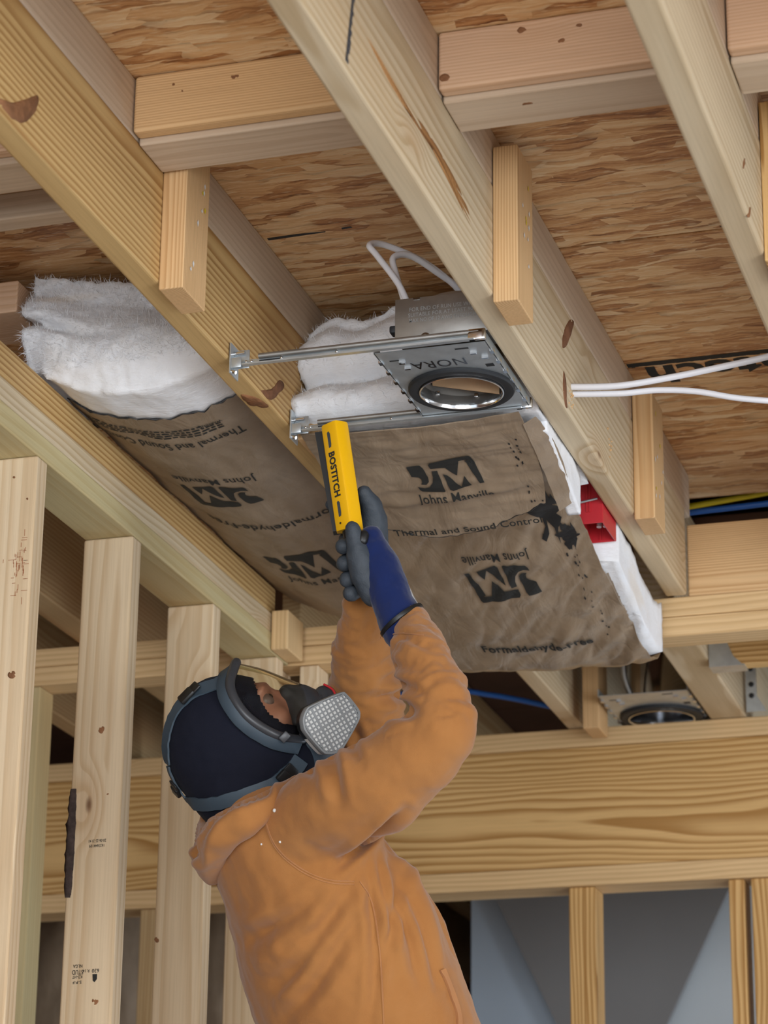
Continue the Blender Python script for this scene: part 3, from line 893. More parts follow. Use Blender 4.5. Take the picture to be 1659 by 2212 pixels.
# ================================================================== CAN LIGHT IN A MOUNTING FRAME
def can_light(mw, name, label, bars=True, main=True):
    e = empty(name, mw.translation, label, 'light fixture')
    def L(nm, me, mat, par=e):
        for v in me.vertices: v.co = mw @ v.co
        return link(nm, me, mat, par)
    def B(nm, lo, hi, mat, par=e, bev=0.0):
        bm = bmesh.new(); box_bm(bm, lo, hi, bev, seg=2)
        return L(nm, bm_mesh(bm, nm, bev > 0, 35), mat, par)
    # local frame: origin at the can's centre on the plate underside, z up
    x0, x1, y0, y1 = -0.088, 0.080, -0.158, 0.105
    bm = bmesh.new()
    n = 48
    ring_i = [bm.verts.new((0.066 * math.cos(2 * math.pi * k / n), 0.066 * math.sin(2 * math.pi * k / n), 0)) for k in range(n)]
    def onbox(a):
        c, s = math.cos(a), math.sin(a)
        t = 1e9
        for lim, d in ((x1, c), (x0, c), (y1, s), (y0, s)):
            if abs(d) > 1e-6 and lim / d > 0: t = min(t, lim / d)
        return (c * t, s * t, 0)
    ring_o = [bm.verts.new(onbox(2 * math.pi * k / n)) for k in range(n)]
    crn = {}
    for i in range(n):
        j = (i + 1) % n
        a, b = ring_o[i], ring_o[j]
        f = [ring_i[i], ring_o[i], ring_o[j], ring_i[j]]
        if abs(a.co.x - b.co.x) > 1e-5 and abs(a.co.y - b.co.y) > 1e-5:
            cx = a.co.x if abs(a.co.x - x0) < 1e-5 or abs(a.co.x - x1) < 1e-5 else b.co.x
            cy = a.co.y if abs(a.co.y - y0) < 1e-5 or abs(a.co.y - y1) < 1e-5 else b.co.y
            f = [ring_i[i], a, bm.verts.new((cx, cy, 0)), b, ring_i[j]]
        bm.faces.new(f)
    r = bmesh.ops.extrude_face_region(bm, geom=list(bm.faces))
    for v in [g for g in r['geom'] if isinstance(g, bmesh.types.BMVert)]: v.co.z += 0.0014
    plate = L('frame_plate', bm_mesh(bm, 'frame_plate'), M_ZINC)
    for sx in (x0, x1):
        B('plate_lip', (sx - 0.001, y0, 0), (sx + 0.001, y1, 0.014), M_ZINC)
        for k in range(6):
            yy = y0 + 0.03 + k * 0.038
            B('lip_tab', (sx - 0.003, yy, -0.002), (sx + 0.003, yy + 0.010, 0.004), M_CHROME)
    for (a, b) in ((-0.062, -0.120), (-0.060, -0.098), (0.048, -0.128), (0.060, -0.108)):
        B('punched_tab', (a, b, -0.003), (a + 0.009, b + 0.004, 0.0), M_CHROME)
    for (a, b, c, d) in ((0.030, -0.146, 0.020, 0.004), (0.058, -0.080, 0.012, 0.010), (-0.074, -0.128, 0.014, 0.003)):
        B('punched_slot', (a, b, -0.0006), (a + c, b + d, -0.0001), M_GASKET)
    L('gasket', lathe('gasket', [(0.064, 0.0), (0.064, -0.006), (0.067, -0.0075), (0.078, -0.0065), (0.080, -0.004), (0.080, -0.0005)], 56), M_GASKET)
    L('collar', lathe('collar', [(0.0635, 0.0), (0.0635, -0.009), (0.0615, -0.0095), (0.0605, -0.008), (0.0605, 0.012)], 56), M_CHROME)
    L('can', lathe('can', [(0.0605, -0.004), (0.0605, 0.105), (0.052, 0.13), (0.0, 0.136), (0.0, 0.138), (0.056, 0.134), (0.064, 0.108), (0.064, -0.002)], 56), M_ZINCD if main else M_CHROME)
    if main:
        for k in range(6):
            a = k * 1.05 + 0.4
            c = Vector((0.0585 * math.cos(a), 0.0585 * math.sin(a), 0.01))
            B('rivet', c - Vector((.003, .003, .003)), c + Vector((.003, .003, .003)), M_CHROME, bev=0.001)
        # cardboard shield and red lamp label inside
        bm = bmesh.new()
        vs = [(-0.052, 0.022, 0.019), (0.050, 0.030, -0.003), (0.050, 0.026, 0.10), (-0.052, 0.018, 0.10)]
        bv = [bm.verts.new(v) for v in vs] + [bm.verts.new((v[0], v[1] + 0.0025, v[2])) for v in vs]
        for f in ((0, 1, 2, 3), (7, 6, 5, 4), (0, 4, 5, 1), (1, 5, 6, 2), (2, 6, 7, 3), (3, 7, 4, 0)): bm.faces.new([bv[i] for i in f])
        L('cardboard_shield', bm_mesh(bm, 'cardboard_shield'), M_CARD)
        tilt = Matrix.Translation((0.020, 0.010, 0.036)) @ Matrix.Rotation(math.radians(80), 4, 'X')
        L('red_disc', lathe('red_disc', [(0, 0.003), (0.018, 0.003), (0.019, 0.0), (0.018, -0.003), (0, -0.003)], 28, tilt), M_RED)
        # junction box on the camera side of the can
        jx0, jx1, jy, jz0, jz1 = -0.058, 0.086, -0.155, 0.020, 0.084
        jb = B('junction_box', (jx0, jy, jz0), (jx1, jy + 0.055, jz1), M_ZINCD, bev=0.0012)
        B('box_flange', (jx0 - 0.004, jy - 0.001, jz0 - 0.010), (jx1 - 0.02, jy + 0.001, jz0), M_ZINCD)
        B('knockout_plug', (jx0 - 0.009, jy + 0.000, jz0 + 0.012), (jx0 + 0.002, jy + 0.02, jz0 + 0.024), M_GASKET, bev=0.003)
        ax = Matrix.Translation((jx0 + 0.047, jy - 0.0005, jz0 - 0.002)) @ Matrix.Rotation(math.radians(90), 4, 'X')
        L('screw', lathe('screw', [(0, 0.004), (0.004, 0.004), (0.0045, 0.002), (0.0075, 0.0018), (0.0078, 0.0)], 20, ax), M_CHROME)
        B('lid_tab', (jx0 + 0.028, jy - 0.0012, jz1 - 0.004), (jx0 + 0.038, jy, jz1 - 0.001), M_CHROME)
        lines = ['FOR END OF RUN USE WIRE', 'SUITABLE FOR AT LEAST 90C', 'MAX NO OF 12 AWG THROUGH']
        for k, tx in enumerate(lines):
            vf = fit_text(tx, 0.100 + 0.003 * (k == 1), 0.0062, 0, 0, 0.006)
            o = draped('stamped_lettering', vf, lambda u, v, k=k: mw @ Vector((jx0 + 0.072 + u, jy - 0.0006, jz1 - 0.022 - 0.0088 * k + v)), M_ZINC, jb)
        vf = fit_text('NORA', 0.082, 0.026, 0, 0, 0.0)
        draped('stamped_lettering', vf, lambda u, v: mw @ Vector((-0.006 - u, -0.112 + v, -0.0007)), M_CHROME, plate)
        # hanger bars
        for yb, tag_ in ((-0.168, 0), (0.104, 1)):
            xa, xb = -0.300, 0.078
            br = B('hanger_bar', (xa + 0.012, yb - 0.004, -0.0005), (xb, yb + 0.001, 0.0075), M_ZINC, bev=0.001)
            B('bar_flange', (xa + 0.015, yb - 0.012, -0.003), (xb - 0.01, yb - 0.004, -0.001), M_ZINC, br)
            L('bar_rail', tube_mesh('bar_rail', [(xa + 0.04, yb - 0.006, 0.010), (xb - 0.004, yb - 0.006, 0.010)], 0.0042, 12), M_ZINCD, br)
            for xx in (xa + 0.020, xa + 0.028, xa + 0.075, xa + 0.16):
                bm = bmesh.new(); bmesh.ops.create_uvsphere(bm, u_segments=10, v_segments=6, radius=0.0026, matrix=Matrix.Translation((xx, yb - 0.0055, 0.003)))
                L('bar_rivet', bm_mesh(bm, 'bar_rivet', True), M_CHROME, br)
            B('bar_slot', (xa + 0.040, yb - 0.0045, 0.002), (xa + 0.075, yb - 0.0040, 0.0045), M_GASKET, br)
            fb = B('nail_plate', (xa - 0.004, yb - 0.012, -0.014), (xa - 0.002, yb + 0.022, 0.034), M_ZINC)
            B('plate_ear', (xa - 0.002, yb + 0.002, -0.003), (xa + 0.022, yb + 0.004, 0.026), M_ZINC, fb, 0.0008)
            B('plate_ear', (xa - 0.002, yb - 0.011, -0.006), (xa + 0.014, yb - 0.009, 0.010), M_ZINC, fb, 0.0008)
            L('nail', tube_mesh('nail', [(xa - 0.004, yb + 0.0, 0.020), (xa + 0.016, yb - 0.001, 0.020)], 0.0028, 10), M_CHROME, fb)
            L('nail', tube_mesh('nail', [(xa - 0.002, yb - 0.008, -0.010), (xa + 0.006, yb - 0.010, -0.014)], 0.0026, 10), M_CHROME, fb)
            B('end_clip', (xb - 0.020, yb - 0.010, -0.003), (xb + 0.006, yb - 0.002, 0.014), M_CHROME, bev=0.002)
    return e
can_light(Matrix.Translation((-0.998, 3.5688, 2.530)), 'can_light', 'galvanised can light frame with black gasket ring between the two joists')
can_light(Matrix.Translation((-1.090, 5.505, 2.547)) @ Matrix.Scale(1.13, 4), 'can_light', 'distant can light standing above the header beam', False, False)
# silver can stands in the far bay: flexible conduit beside it
tag(link('flex_conduit', tube_mesh('flex_conduit', spline([(-1.13, 5.42, 2.55), (-1.15, 5.40, 2.62), (-1.13, 5.38, 2.70), (-1.09, 5.37, 2.76)]), 0.007, 10), M_ZINCD), 'grey flexible conduit curving up beside the distant can light', 'conduit')
# steel hanger on the far doubled joist
hg = empty('joist_hanger', (-0.88, 5.12, 2.53), 'galvanised joist hanger holding an orange board on the far joist', 'joist hanger')
prism('hanger_cheek', [(-0.911, 2.5275), (-0.845, 2.5275), (-0.862, 2.545), (-0.884, 2.60), (-0.884, 2.66), (-0.911, 2.66)], 5.098, 5.1005, M_ZINC, hg)
prism('hanger_cheek', [(-0.911, 2.5275), (-0.845, 2.5275), (-0.862, 2.545), (-0.884, 2.60), (-0.884, 2.66), (-0.911, 2.66)], 5.141, 5.1435, M_ZINC, hg)
box('hanger_seat', (-0.911, 5.098, 2.525), (-0.840, 5.1435, 2.5275), M_ZINC, hg)
board('far_cross_board', (-0.910, -0.532), (5.102, 5.1395), (2.528, 2.75), 'x', M_HEAD, None, 'orange cross board held by the steel hanger', 'board')
br = empty('steel_bracket', (-0.885, 5.5, 2.54), 'perforated steel angle bracket standing on the header', 'bracket')
prism('bracket_plate', [(-0.905, 2.5395), (-0.862, 2.5395), (-0.882, 2.575), (-0.882, 2.66), (-0.905, 2.66)], 5.50, 5.503, M_ZINC, br)
for z in (2.575, 2.60, 2.635):
    link('bolt', lathe('bolt', [(0, 0.004), (0.005, 0.004), (0.006, 0.0)], 14, Matrix.Translation((-0.893, 5.4995, z)) @ Matrix.Rotation(math.radians(90), 4, 'X')), M_BUCK, br)

# ---- white cables
def cable(name, pts, r, mat, label, flat=None, n=10):
    return tag(link(name, tube_mesh(name, spline(pts, 10), r, n, flat), mat), label, 'cable')
cable('cable', [(-0.885, 3.752, 2.592), (-0.80, 3.752, 2.5845), (-0.717, 3.755, 2.5905), (-0.64, 3.758, 2.600), (-0.567, 3.76, 2.610), (-0.525, 3.765, 2.622)], 0.0052, M_WHITEPL, 'white cable rising from the joist hole to the next pale joist')
cable('cable', [(-0.885, 3.763, 2.584), (-0.80, 3.762, 2.5755), (-0.74, 3.762, 2.5745), (-0.68, 3.762, 2.566), (-0.62, 3.762, 2.549), (-0.567, 3.762, 2.538), (-0.50, 3.77, 2.530)], 0.0048, M_WHITEPL, 'white cable sagging from the joist hole under the other cable')
cable('cable', [(-1.040, 3.45, 2.600), (-1.062, 3.455, 2.655), (-1.095, 3.45, 2.705), (-1.108, 3.45, 2.725), (-1.095, 3.48, 2.738), (-1.05, 3.53, 2.728), (-1.01, 3.57, 2.70), (-0.99, 3.60, 2.67)], 0.0050, M_WHITEPL, 'white cable looping out of the junction box top to the can')
cable('cable', [(-1.046, 3.452, 2.600), (-1.060, 3.462, 2.645), (-1.075, 3.475, 2.688), (-1.080, 3.482, 2.716), (-1.060, 3.51, 2.728), (-1.02, 3.56, 2.708), (-0.97, 3.61, 2.68)], 0.0050, M_WHITEPL, 'white cable in a tighter inner loop above the junction box')
for k, (p, m, lab) in enumerate((([(-1.0, 4.97, 2.86), (-0.7, 4.96, 2.875), (-0.4, 4.95, 2.89)], M_YELC, 'upper yellow cable in the dark gap above the rim block'),
                  ([(-1.0, 4.93, 2.80), (-0.7, 4.93, 2.828), (-0.4, 4.92, 2.86)], M_YELC, 'lower yellow cable in the dark gap above the rim block'),
                  ([(-1.0, 4.90, 2.782), (-0.7, 4.90, 2.79), (-0.4, 4.89, 2.795)], M_BLUEC, 'blue cable under the yellow ones in the dark gap'),
                  ([(-2.0, 5.45, 2.60), (-1.6, 5.44, 2.62), (-1.45, 5.44, 2.60), (-1.31, 5.43, 2.56)], M_BLUEC, 'blue cable crossing the dark bay behind the elbow'))):
    cable('cable', p, 0.006, m, lab)

# ================================================================== WORKER
from mathutils.bvhtree import BVHTree
RV = Vector((0.9555, 0.2948, 0.0115)); UV_ = Vector((0.0893, -0.3264, 0.9410)); TV = Vector((0.2812, -0.8981, -0.3382))   # worker's own frame: front, up, right-hand side
def add_capsules(bm, chain, flat=None):
    for (p, r) in chain:
        bmesh.ops.create_uvsphere(bm, u_segments=18, v_segments=12, radius=r, matrix=Matrix.Translation(p))
    for (p, r), (p2, r2) in zip(chain, chain[1:]):
        a, b = Vector(p), Vector(p2)
        d = b - a
        if d.length < 1e-5: continue
        q = d.to_track_quat('Z', 'Y').to_matrix().to_4x4()
        bmesh.ops.create_cone(bm, cap_ends=True, segments=18, radius1=r, radius2=r2, depth=d.length, matrix=Matrix.Translation((a + b) / 2) @ q)
def add_ellipsoid(bm, M4, r):
    bmesh.ops.create_uvsphere(bm, u_segments=32, v_segments=20, radius=1.0, matrix=M4 @ Matrix.Diagonal((*r, 1)))
def add_loft(bm, rings):
    """rings: (centre, axis1*r1, axis2*r2)"""
    n = 28
    prev = None
    for c, a, b in rings:
        cur = [bm.verts.new(Vector(c) + a * math.cos(2 * math.pi * k / n) + b * math.sin(2 * math.pi * k / n)) for k in range(n)]
        if prev:
            for k in range(n):
                bm.faces.new((prev[k], prev[(k + 1) % n], cur[(k + 1) % n], cur[k]))
        else:
            bm.faces.new(cur)
        prev = cur
    bm.faces.new(prev)
def remeshed(bm, voxel, smooth=8, factor=0.5):
    bmesh.ops.recalc_face_normals(bm, faces=bm.faces)
    me = bpy.data.meshes.new('tmp')
    bm.to_mesh(me); bm.free()
    o = bpy.data.objects.new('tmp', me)
    COL.objects.link(o)
    m = o.modifiers.new('r', 'REMESH'); m.mode = 'VOXEL'; m.voxel_size = voxel
    if smooth:
        s = o.modifiers.new('s', 'SMOOTH'); s.factor = factor; s.iterations = smooth
    out = evaluated(o)
    bpy.data.objects.remove(o); bpy.data.meshes.remove(me)
    out.materials.clear()
    shade(out)
    return out
def displace(me, fn):
    vs = [v.co.copy() for v in me.vertices]
    ns = [v.normal.copy() for v in me.vertices]
    for v, p, n in zip(me.vertices, vs, ns):
        v.co = p + n * fn(p, n)
    me.update()
def bvh_of(me):
    return BVHTree.FromPolygons([v.co.copy() for v in me.vertices], [tuple(p.vertices) for p in me.polygons])

NEAR_ARM = [((-1.2481, 3.6838, 1.9188), 0.0687), ((-1.1879, 3.6529, 1.9325), 0.0701), ((-1.1313, 3.6301, 1.9513), 0.0682), ((-1.0744, 3.6036, 1.9805), 0.0603), ((-1.0288, 3.5848, 2.0091), 0.0506), ((-1.0406, 3.5937, 2.0642), 0.0470), ((-1.0668, 3.6104, 2.1165), 0.0434), ((-1.0946, 3.6475, 2.1722), 0.0358), ((-1.104, 3.659, 2.1931), 0.0339)]
FAR_ARM = [((-1.319, 3.9746, 1.9746), 0.0650), ((-1.2747, 3.9417, 2.0396), 0.0618), ((-1.2417, 3.8954, 2.1012), 0.0584), ((-1.2319, 3.8424, 2.1616), 0.0566), ((-1.2214, 3.795, 2.2074), 0.0475), ((-1.2081, 3.7538, 2.2391), 0.0357), ((-1.2016, 3.737, 2.2596), 0.0335)]
TORSO = [((-1.3593, 3.7502, 1.9752), 0.0600), ((-1.3431, 3.7659, 1.9468), 0.0989), ((-1.3247, 3.7841, 1.9139), 0.1306), ((-1.3072, 3.8058, 1.8709), 0.1497), ((-1.2867, 3.8271, 1.8314), 0.1596), ((-1.2722, 3.8465, 1.7917), 0.1666), ((-1.2611, 3.8725, 1.7321), 0.1680), ((-1.239, 3.9123, 1.6448), 0.1737), ((-1.2126, 3.9574, 1.5469), 0.1723)]
HEAD_C = Vector((-1.3879, 3.7159, 2.0425))
FA = (RV * 0.70 + UV_ * 0.70 - TV * 0.10).normalized()
CR = (-RV * 0.707 + UV_ * 0.707); CR = (CR - FA * CR.dot(FA)).normalized()
EA = CR.cross(FA).normalized()
if EA.dot(TV) < 0: EA = -EA
def HL(a, c, e): return HEAD_C + FA * a + CR * c + EA * e
HM4 = Matrix.Translation(HEAD_C) @ Matrix((FA, CR, EA)).transposed().to_4x4()
E1 = Vector((0.9555, 0.2948, 0)).normalized(); E2 = Vector((-0.2948, 0.9555, 0)).normalized()
HIP = Vector((-1.205, 3.975, 1.50))
FEET_Z = 0.62
def legs(k=1.0):
    out = []
    for s in (-1, 1):
        hp = HIP + E2 * 0.095 * s
        kn = Vector((hp.x + 0.03, hp.y + 0.015 * s, 1.08))
        an = Vector((hp.x + 0.0, hp.y + 0.02 * s, FEET_Z + 0.10))
        out.append([(hp, 0.105 * k), ((hp + kn) / 2, 0.092 * k), (kn, 0.072 * k), ((kn + an) / 2, 0.066 * k), (an, 0.056 * k)])
    return out
def torso_rings(k, cap):
    R_ = []
    for (c, r) in TORSO:
        ax = min(r * 1.02, cap)
        R_.append((c, E1 * r * k, E2 * ax * k))
    return R_

# ---- body: one continuous mesh under the clothes
bm = bmesh.new()
add_loft(bm, torso_rings(0.86, 0.17))
sh = lambda ch, k: [(p, r * k) for p, r in ch]
add_capsules(bm, sh(NEAR_ARM, 0.66)); add_capsules(bm, sh(FAR_ARM, 0.66))
for L in legs(0.8): add_capsules(bm, L)
add_capsules(bm, [(Vector(NEAR_ARM[-1][0]), 0.022), (Vector((-1.1387, 3.6469, 2.2556)), 0.023), (Vector((-1.1556, 3.638, 2.3093)), 0.019)])
add_capsules(bm, [(Vector(FAR_ARM[-1][0]), 0.021), (Vector((-1.1993, 3.7511, 2.3127)), 0.021), (Vector((-1.1818, 3.7187, 2.3838)), 0.016)])
add_capsules(bm, [(HL(-0.03, -0.05, 0), 0.056), (Vector((-1.352, 3.755, 1.985)), 0.055), (Vector((-1.335, 3.78, 1.92)), 0.06)])
add_ellipsoid(bm, HM4, (0.094, 0.110, 0.070))
add_ellipsoid(bm, HM4 @ Matrix.Translation((0.030, -0.062, 0)), (0.060, 0.052, 0.052))
add_ellipsoid(bm, HM4 @ Matrix.Translation((0.076, 0.038, 0)), (0.020, 0.012, 0.048))           # brow
add_capsules(bm, [(HL(0.088, 0.022, 0), 0.009), (HL(0.108, -0.012, 0), 0.013)])                  # nose
for s in (-1, 1):
    add_capsules(bm, [(HL(0.098, -0.016, 0.011 * s), 0.008)])
    add_ellipsoid(bm, HM4 @ Matrix.Translation((0.066, -0.012, 0.036 * s)), (0.022, 0.020, 0.022))   # cheek
    add_ellipsoid(bm, HM4 @ Matrix.Translation((-0.005, 0.0, 0.068 * s)), (0.014, 0.026, 0.005))     # ear
add_ellipsoid(bm, HM4 @ Matrix.Translation((0.084, -0.048, 0)), (0.012, 0.006, 0.026))           # lips
add_ellipsoid(bm, HM4 @ Matrix.Translation((0.083, -0.058, 0)), (0.012, 0.006, 0.022))
body_me = remeshed(bm, 0.0052, 4)
person = link('person', body_me, M_SKIN)
tag(person, 'person in an orange hoodie and respirator reaching up with a yellow stapler', 'person')
for s in (-1, 1):
    bm = bmesh.new(); bmesh.ops.create_uvsphere(bm, u_segments=16, v_segments=10, radius=0.0125, matrix=Matrix.Translation(HL(0.0735, 0.020, 0.031 * s)))
    ey = link('eye', bm_mesh(bm, 'eye', True), M_EYE, person)
    bm = bmesh.new(); bmesh.ops.create_uvsphere(bm, u_segments=12, v_segments=8, radius=0.0062, matrix=Matrix.Translation(HL(0.0812, 0.021, 0.0315 * s)))
    link('iris', bm_mesh(bm, 'iris', True), M_IRIS, ey)

# ---- balaclava
bm = bmesh.new()
add_ellipsoid(bm, HM4 @ Matrix.Translation((-0.006, 0.0, 0)), (0.108, 0.119, 0.080))
add_ellipsoid(bm, HM4 @ Matrix.Translation((0.026, -0.062, 0)), (0.068, 0.060, 0.060))
add_capsules(bm, [(HL(-0.045, -0.035, 0), 0.075), (HL(-0.055, -0.075, 0), 0.070), (Vector((-1.365, 3.745, 1.975)), 0.068), (Vector((-1.345, 3.77, 1.93)), 0.07)])
bala = remeshed(bm, 0.0045, 10)
displace(bala, lambda p, n: 0.0016 * fbm(p * 22, 3))
head_bvh = bvh_of(bala)
bm = bmesh.new(); bm.from_mesh(bala)
inv = HM4.inverted()
kill = []
for f in bm.faces:
    q = inv @ f.calc_center_median()
    if q.x > 0.035 and ((q.y - 0.004) / 0.056) ** 2 + (q.z / 0.060) ** 2 < 1: kill.append(f)
bmesh.ops.delete(bm, geom=kill, context='FACES')
bm.to_mesh(bala); bm.free()
link('balaclava', bala, M_BALA, person)

# ---- hoodie
bm = bmesh.new()
add_loft(bm, torso_rings(1.0, 0.178))
add_capsules(bm, NEAR_ARM); add_capsules(bm, FAR_ARM)
add_capsules(bm, [((-1.315, 3.70, 1.900), 0.050), ((-1.2481, 3.6838, 1.9188), 0.0687), ((-1.29, 3.74, 1.88), 0.085)])
add_capsules(bm, [((-1.36, 3.86, 1.95), 0.06), ((-1.319, 3.9746, 1.9746), 0.065)])
hood_me = remeshed(bm, 0.0042, 11)
FOLDS = [([(-1.150, 3.69, 1.862), (-1.118, 3.70, 1.800), (-1.098, 3.74, 1.735), (-1.090, 3.77, 1.665)], 0.007, 0.007),
 ([(-1.160, 3.69, 1.852), (-1.152, 3.70, 1.800), (-1.143, 3.74, 1.740)], 0.006, 0.006),
 ([(-1.205, 3.70, 1.800), (-1.275, 3.70, 1.700), (-1.34, 3.70, 1.62)], 0.012, 0.006),
 ([(-1.235, 3.70, 1.815), (-1.305, 3.70, 1.765), (-1.37, 3.69, 1.735)], 0.012, 0.005),
 ([(-1.10, 3.55, 2.145), (-1.07, 3.55, 2.135), (-1.045, 3.55, 2.12)], 0.006, 0.004),
 ([(-1.1284, 3.6929, 1.8757), (-1.0978, 3.7228, 1.8217), (-1.0741, 3.7518, 1.7645), (-1.0639, 3.7791, 1.7006)], 0.010, 0.007),
 ([(-1.1707, 3.6931, 1.84), (-1.173, 3.7141, 1.7824), (-1.1757, 3.7421, 1.7057), (-1.1915, 3.769, 1.6211)], 0.009, 0.006),
 ([(-1.15, 3.6947, 1.853), (-1.1307, 3.7271, 1.7829), (-1.1177, 3.7697, 1.6808)], 0.010, 0.008),
 ([(-1.1914, 3.6915, 1.827), (-1.243, 3.6997, 1.7624), (-1.285, 3.6988, 1.7299)], 0.013, 0.006),
 ([(-1.204, 3.7117, 1.7629), (-1.2568, 3.7243, 1.6855), (-1.315, 3.7309, 1.6196)], 0.013, 0.008),
 ([(-1.308, 3.6796, 1.7616), (-1.3435, 3.6807, 1.7292), (-1.3642, 3.6791, 1.7162)], 0.014, 0.006),
 ([(-1.2875, 3.7077, 1.7043), (-1.3437, 3.7071, 1.6589)], 0.014, 0.006),
 ([(-1.1271, 3.7138, 1.8213), (-1.1455, 3.7298, 1.7636), (-1.164, 3.7457, 1.7058)], 0.008, 0.006),
 # under the raised arm: deep crease
 ([(-1.205, 3.64, 1.822), (-1.150, 3.64, 1.866), (-1.10, 3.63, 1.91)], 0.008, 0.012),
 # inside the elbow
 ([(-1.128, 3.56, 2.035), (-1.09, 3.55, 2.03), (-1.06, 3.54, 2.025)], 0.009, 0.009),
 ([(-1.12, 3.56, 2.06), (-1.085, 3.55, 2.065), (-1.05, 3.55, 2.06)], 0.008, 0.006),
 ([(-1.115, 3.56, 2.09), (-1.09, 3.55, 2.095), (-1.06, 3.55, 2.10)], 0.008, 0.004),
 ([(-1.20, 3.58, 1.985), (-1.185, 3.57, 1.94), (-1.18, 3.57, 1.90)], 0.010, 0.006),
 ([(-1.24, 3.58, 1.975), (-1.225, 3.57, 1.94)], 0.009, 0.006),
 ([(-1.17, 3.58, 1.995), (-1.15, 3.57, 1.965)], 0.009, 0.005)]
FOLD2 = []
for pts, w, dpt in FOLDS:
    sp = spline(pts, 5)
    FOLD2.append(([(p.dot(RV), p.dot(UV_)) for p in sp], w, dpt))
SLEEVE_BINS = []
for a, b in list(zip(NEAR_ARM[4:], NEAR_ARM[5:])) + list(zip(FAR_ARM[1:], FAR_ARM[2:])):
    SLEEVE_BINS.append((Vector(a[0]), Vector(b[0])))
def fold_fn(p, n):
    x, y = p.dot(RV), p.dot(UV_)
    d = 0.0
    if n.dot(TV) > 0.05:
        for pts, w, dpt in FOLD2:
            best, bi = 1e9, 0.0
            for i in range(len(pts) - 1):
                ax, ay = pts[i]; bx, by = pts[i + 1]
                ux, uy = bx - ax, by - ay
                tt = ((x - ax) * ux + (y - ay) * uy) / (ux * ux + uy * uy + 1e-12)
                tt = 0.0 if tt < 0 else 1.0 if tt > 1 else tt
                q = (x - ax - ux * tt) ** 2 + (y - ay - uy * tt) ** 2
                if q < best: best, bi = q, i + tt
            if best < (w * 4) ** 2:
                t = bi / (len(pts) - 1)
                taper = min(1.0, 0.25 + 2.2 * min(t, 1 - t))
                g = best / (w * w)
                d += 1.25 * taper * (-dpt * math.exp(-g * 1.6) + 0.5 * dpt * math.exp(-(math.sqrt(g) - 1.9) ** 2 / 0.6))
    # soft horizontal pull lines on the sleeves
    for a, b in SLEEVE_BINS:
        ab = b - a
        t = (p - a).dot(ab) / ab.length_squared
        if -0.1 <= t <= 1.1 and (p - a - ab * t).length < 0.085:
            s = ab.normalized().dot(p)
            d += 0.0042 * fbm(Vector((s * 34, (p - a - ab * t).normalized().dot(RV) * 1.2, p.dot(TV) * 5)), 3)
            break
    d += 0.0042 * fbm(Vector((x * 7 + y * 3, y * 7, p.dot(TV) * 4)), 3) + 0.0010 * fbm(p * 40, 2)
    return d
displace(hood_me, fold_fn)
# hem and cuffs: nothing above the wrist or below the hip line
hoodie = link('hoodie', hood_me, M_HOODIE, person)
hbvh = bvh_of(hood_me)
def on_hoodie(p, lift=0.002):
    o = Vector(p) + TV * 0.5
    hit = hbvh.ray_cast(o, -TV)
    if hit[0] is None: return Vector(p)
    return hit[0] + hit[1] * lift
def ribbon(name, pts, width, thick, mat, parent, proj, n=6):
    sp = spline(pts, n)
    P = [proj(p) for p in sp]
    vs, fs = [], []
    for i, (pt, nr) in enumerate(P):
        T = (P[min(i + 1, len(P) - 1)][0] - P[max(i - 1, 0)][0]).normalized()
        W_ = nr.cross(T).normalized()
        w = width[i * (len(width) - 1) // max(1, len(P) - 1)] if isinstance(width, list) else width
        for s, h in ((-1, 0), (1, 0), (1, 1), (-1, 1)):
            vs.append(pt + W_ * (w / 2 * s) + nr * (thick * h))
    for i in range(len(P) - 1):
        for k in range(4):
            fs.append((i * 4 + k, i * 4 + (k + 1) % 4, i * 4 + 4 + (k + 1) % 4, i * 4 + 4 + k))
    fs += [(3, 2, 1, 0), tuple((len(P) - 1) * 4 + k for k in range(4))]
    bm = bmesh.new()
    bv = [bm.verts.new(v) for v in vs]
    for f in fs: bm.faces.new([bv[i] for i in f])
    return link(name, bm_mesh(bm, name, True, 40), mat, parent)
def proj_h(p):
    o = Vector(p) + TV * 0.5
    h = hbvh.ray_cast(o, -TV)
    return (h[0] + h[1] * 0.0002, h[1]) if h[0] is not None else (Vector(p), TV)
SEAM = [(-1.3159, 3.6182, 1.9181), (-1.3042, 3.6399, 1.8703), (-1.2747, 3.661, 1.8387), (-1.2374, 3.6791, 1.8219), (-1.1956, 3.6939, 1.8173)]
for k in (0, 1):
    ribbon('shoulder_seam', [Vector(p) - UV_ * 0.004 * k for p in SEAM], 0.0016, 0.0012, M_HOODD, hoodie, proj_h, 12)
ribbon('cuff_seam', [(-1.137, 3.62, 2.158), (-1.105, 3.61, 2.167), (-1.070, 3.62, 2.166)], 0.0018, 0.0012, M_HOODD, hoodie, proj_h, 10)
ribbon('side_seam', [(-1.185, 3.69, 1.815), (-1.172, 3.7141, 1.7824), (-1.168, 3.7421, 1.7057), (-1.170, 3.77, 1.60)], 0.002, 0.0012, M_HOODD, hoodie, proj_h, 12)
# pocket panel on the front
ribbon('pocket_edge', [(-1.088, 3.79, 1.695), (-1.076, 3.80, 1.66), (-1.068, 3.81, 1.625), (-1.072, 3.82, 1.585)], 0.010, 0.004, M_HOODD, hoodie, proj_h, 8)
for p, s in (((-1.2905, 3.60, 1.9035), 0.0030), ((-1.2875, 3.62, 1.862), 0.0020), ((-1.317, 3.62, 1.859), 0.0016)):
    c, nr = proj_h(p)
    bm = bmesh.new(); bmesh.ops.create_uvsphere(bm, u_segments=8, v_segments=6, radius=s, matrix=Matrix.Translation(c))
    link('lint_fleck', bm_mesh(bm, 'lint_fleck', True), M_FPAD, hoodie)
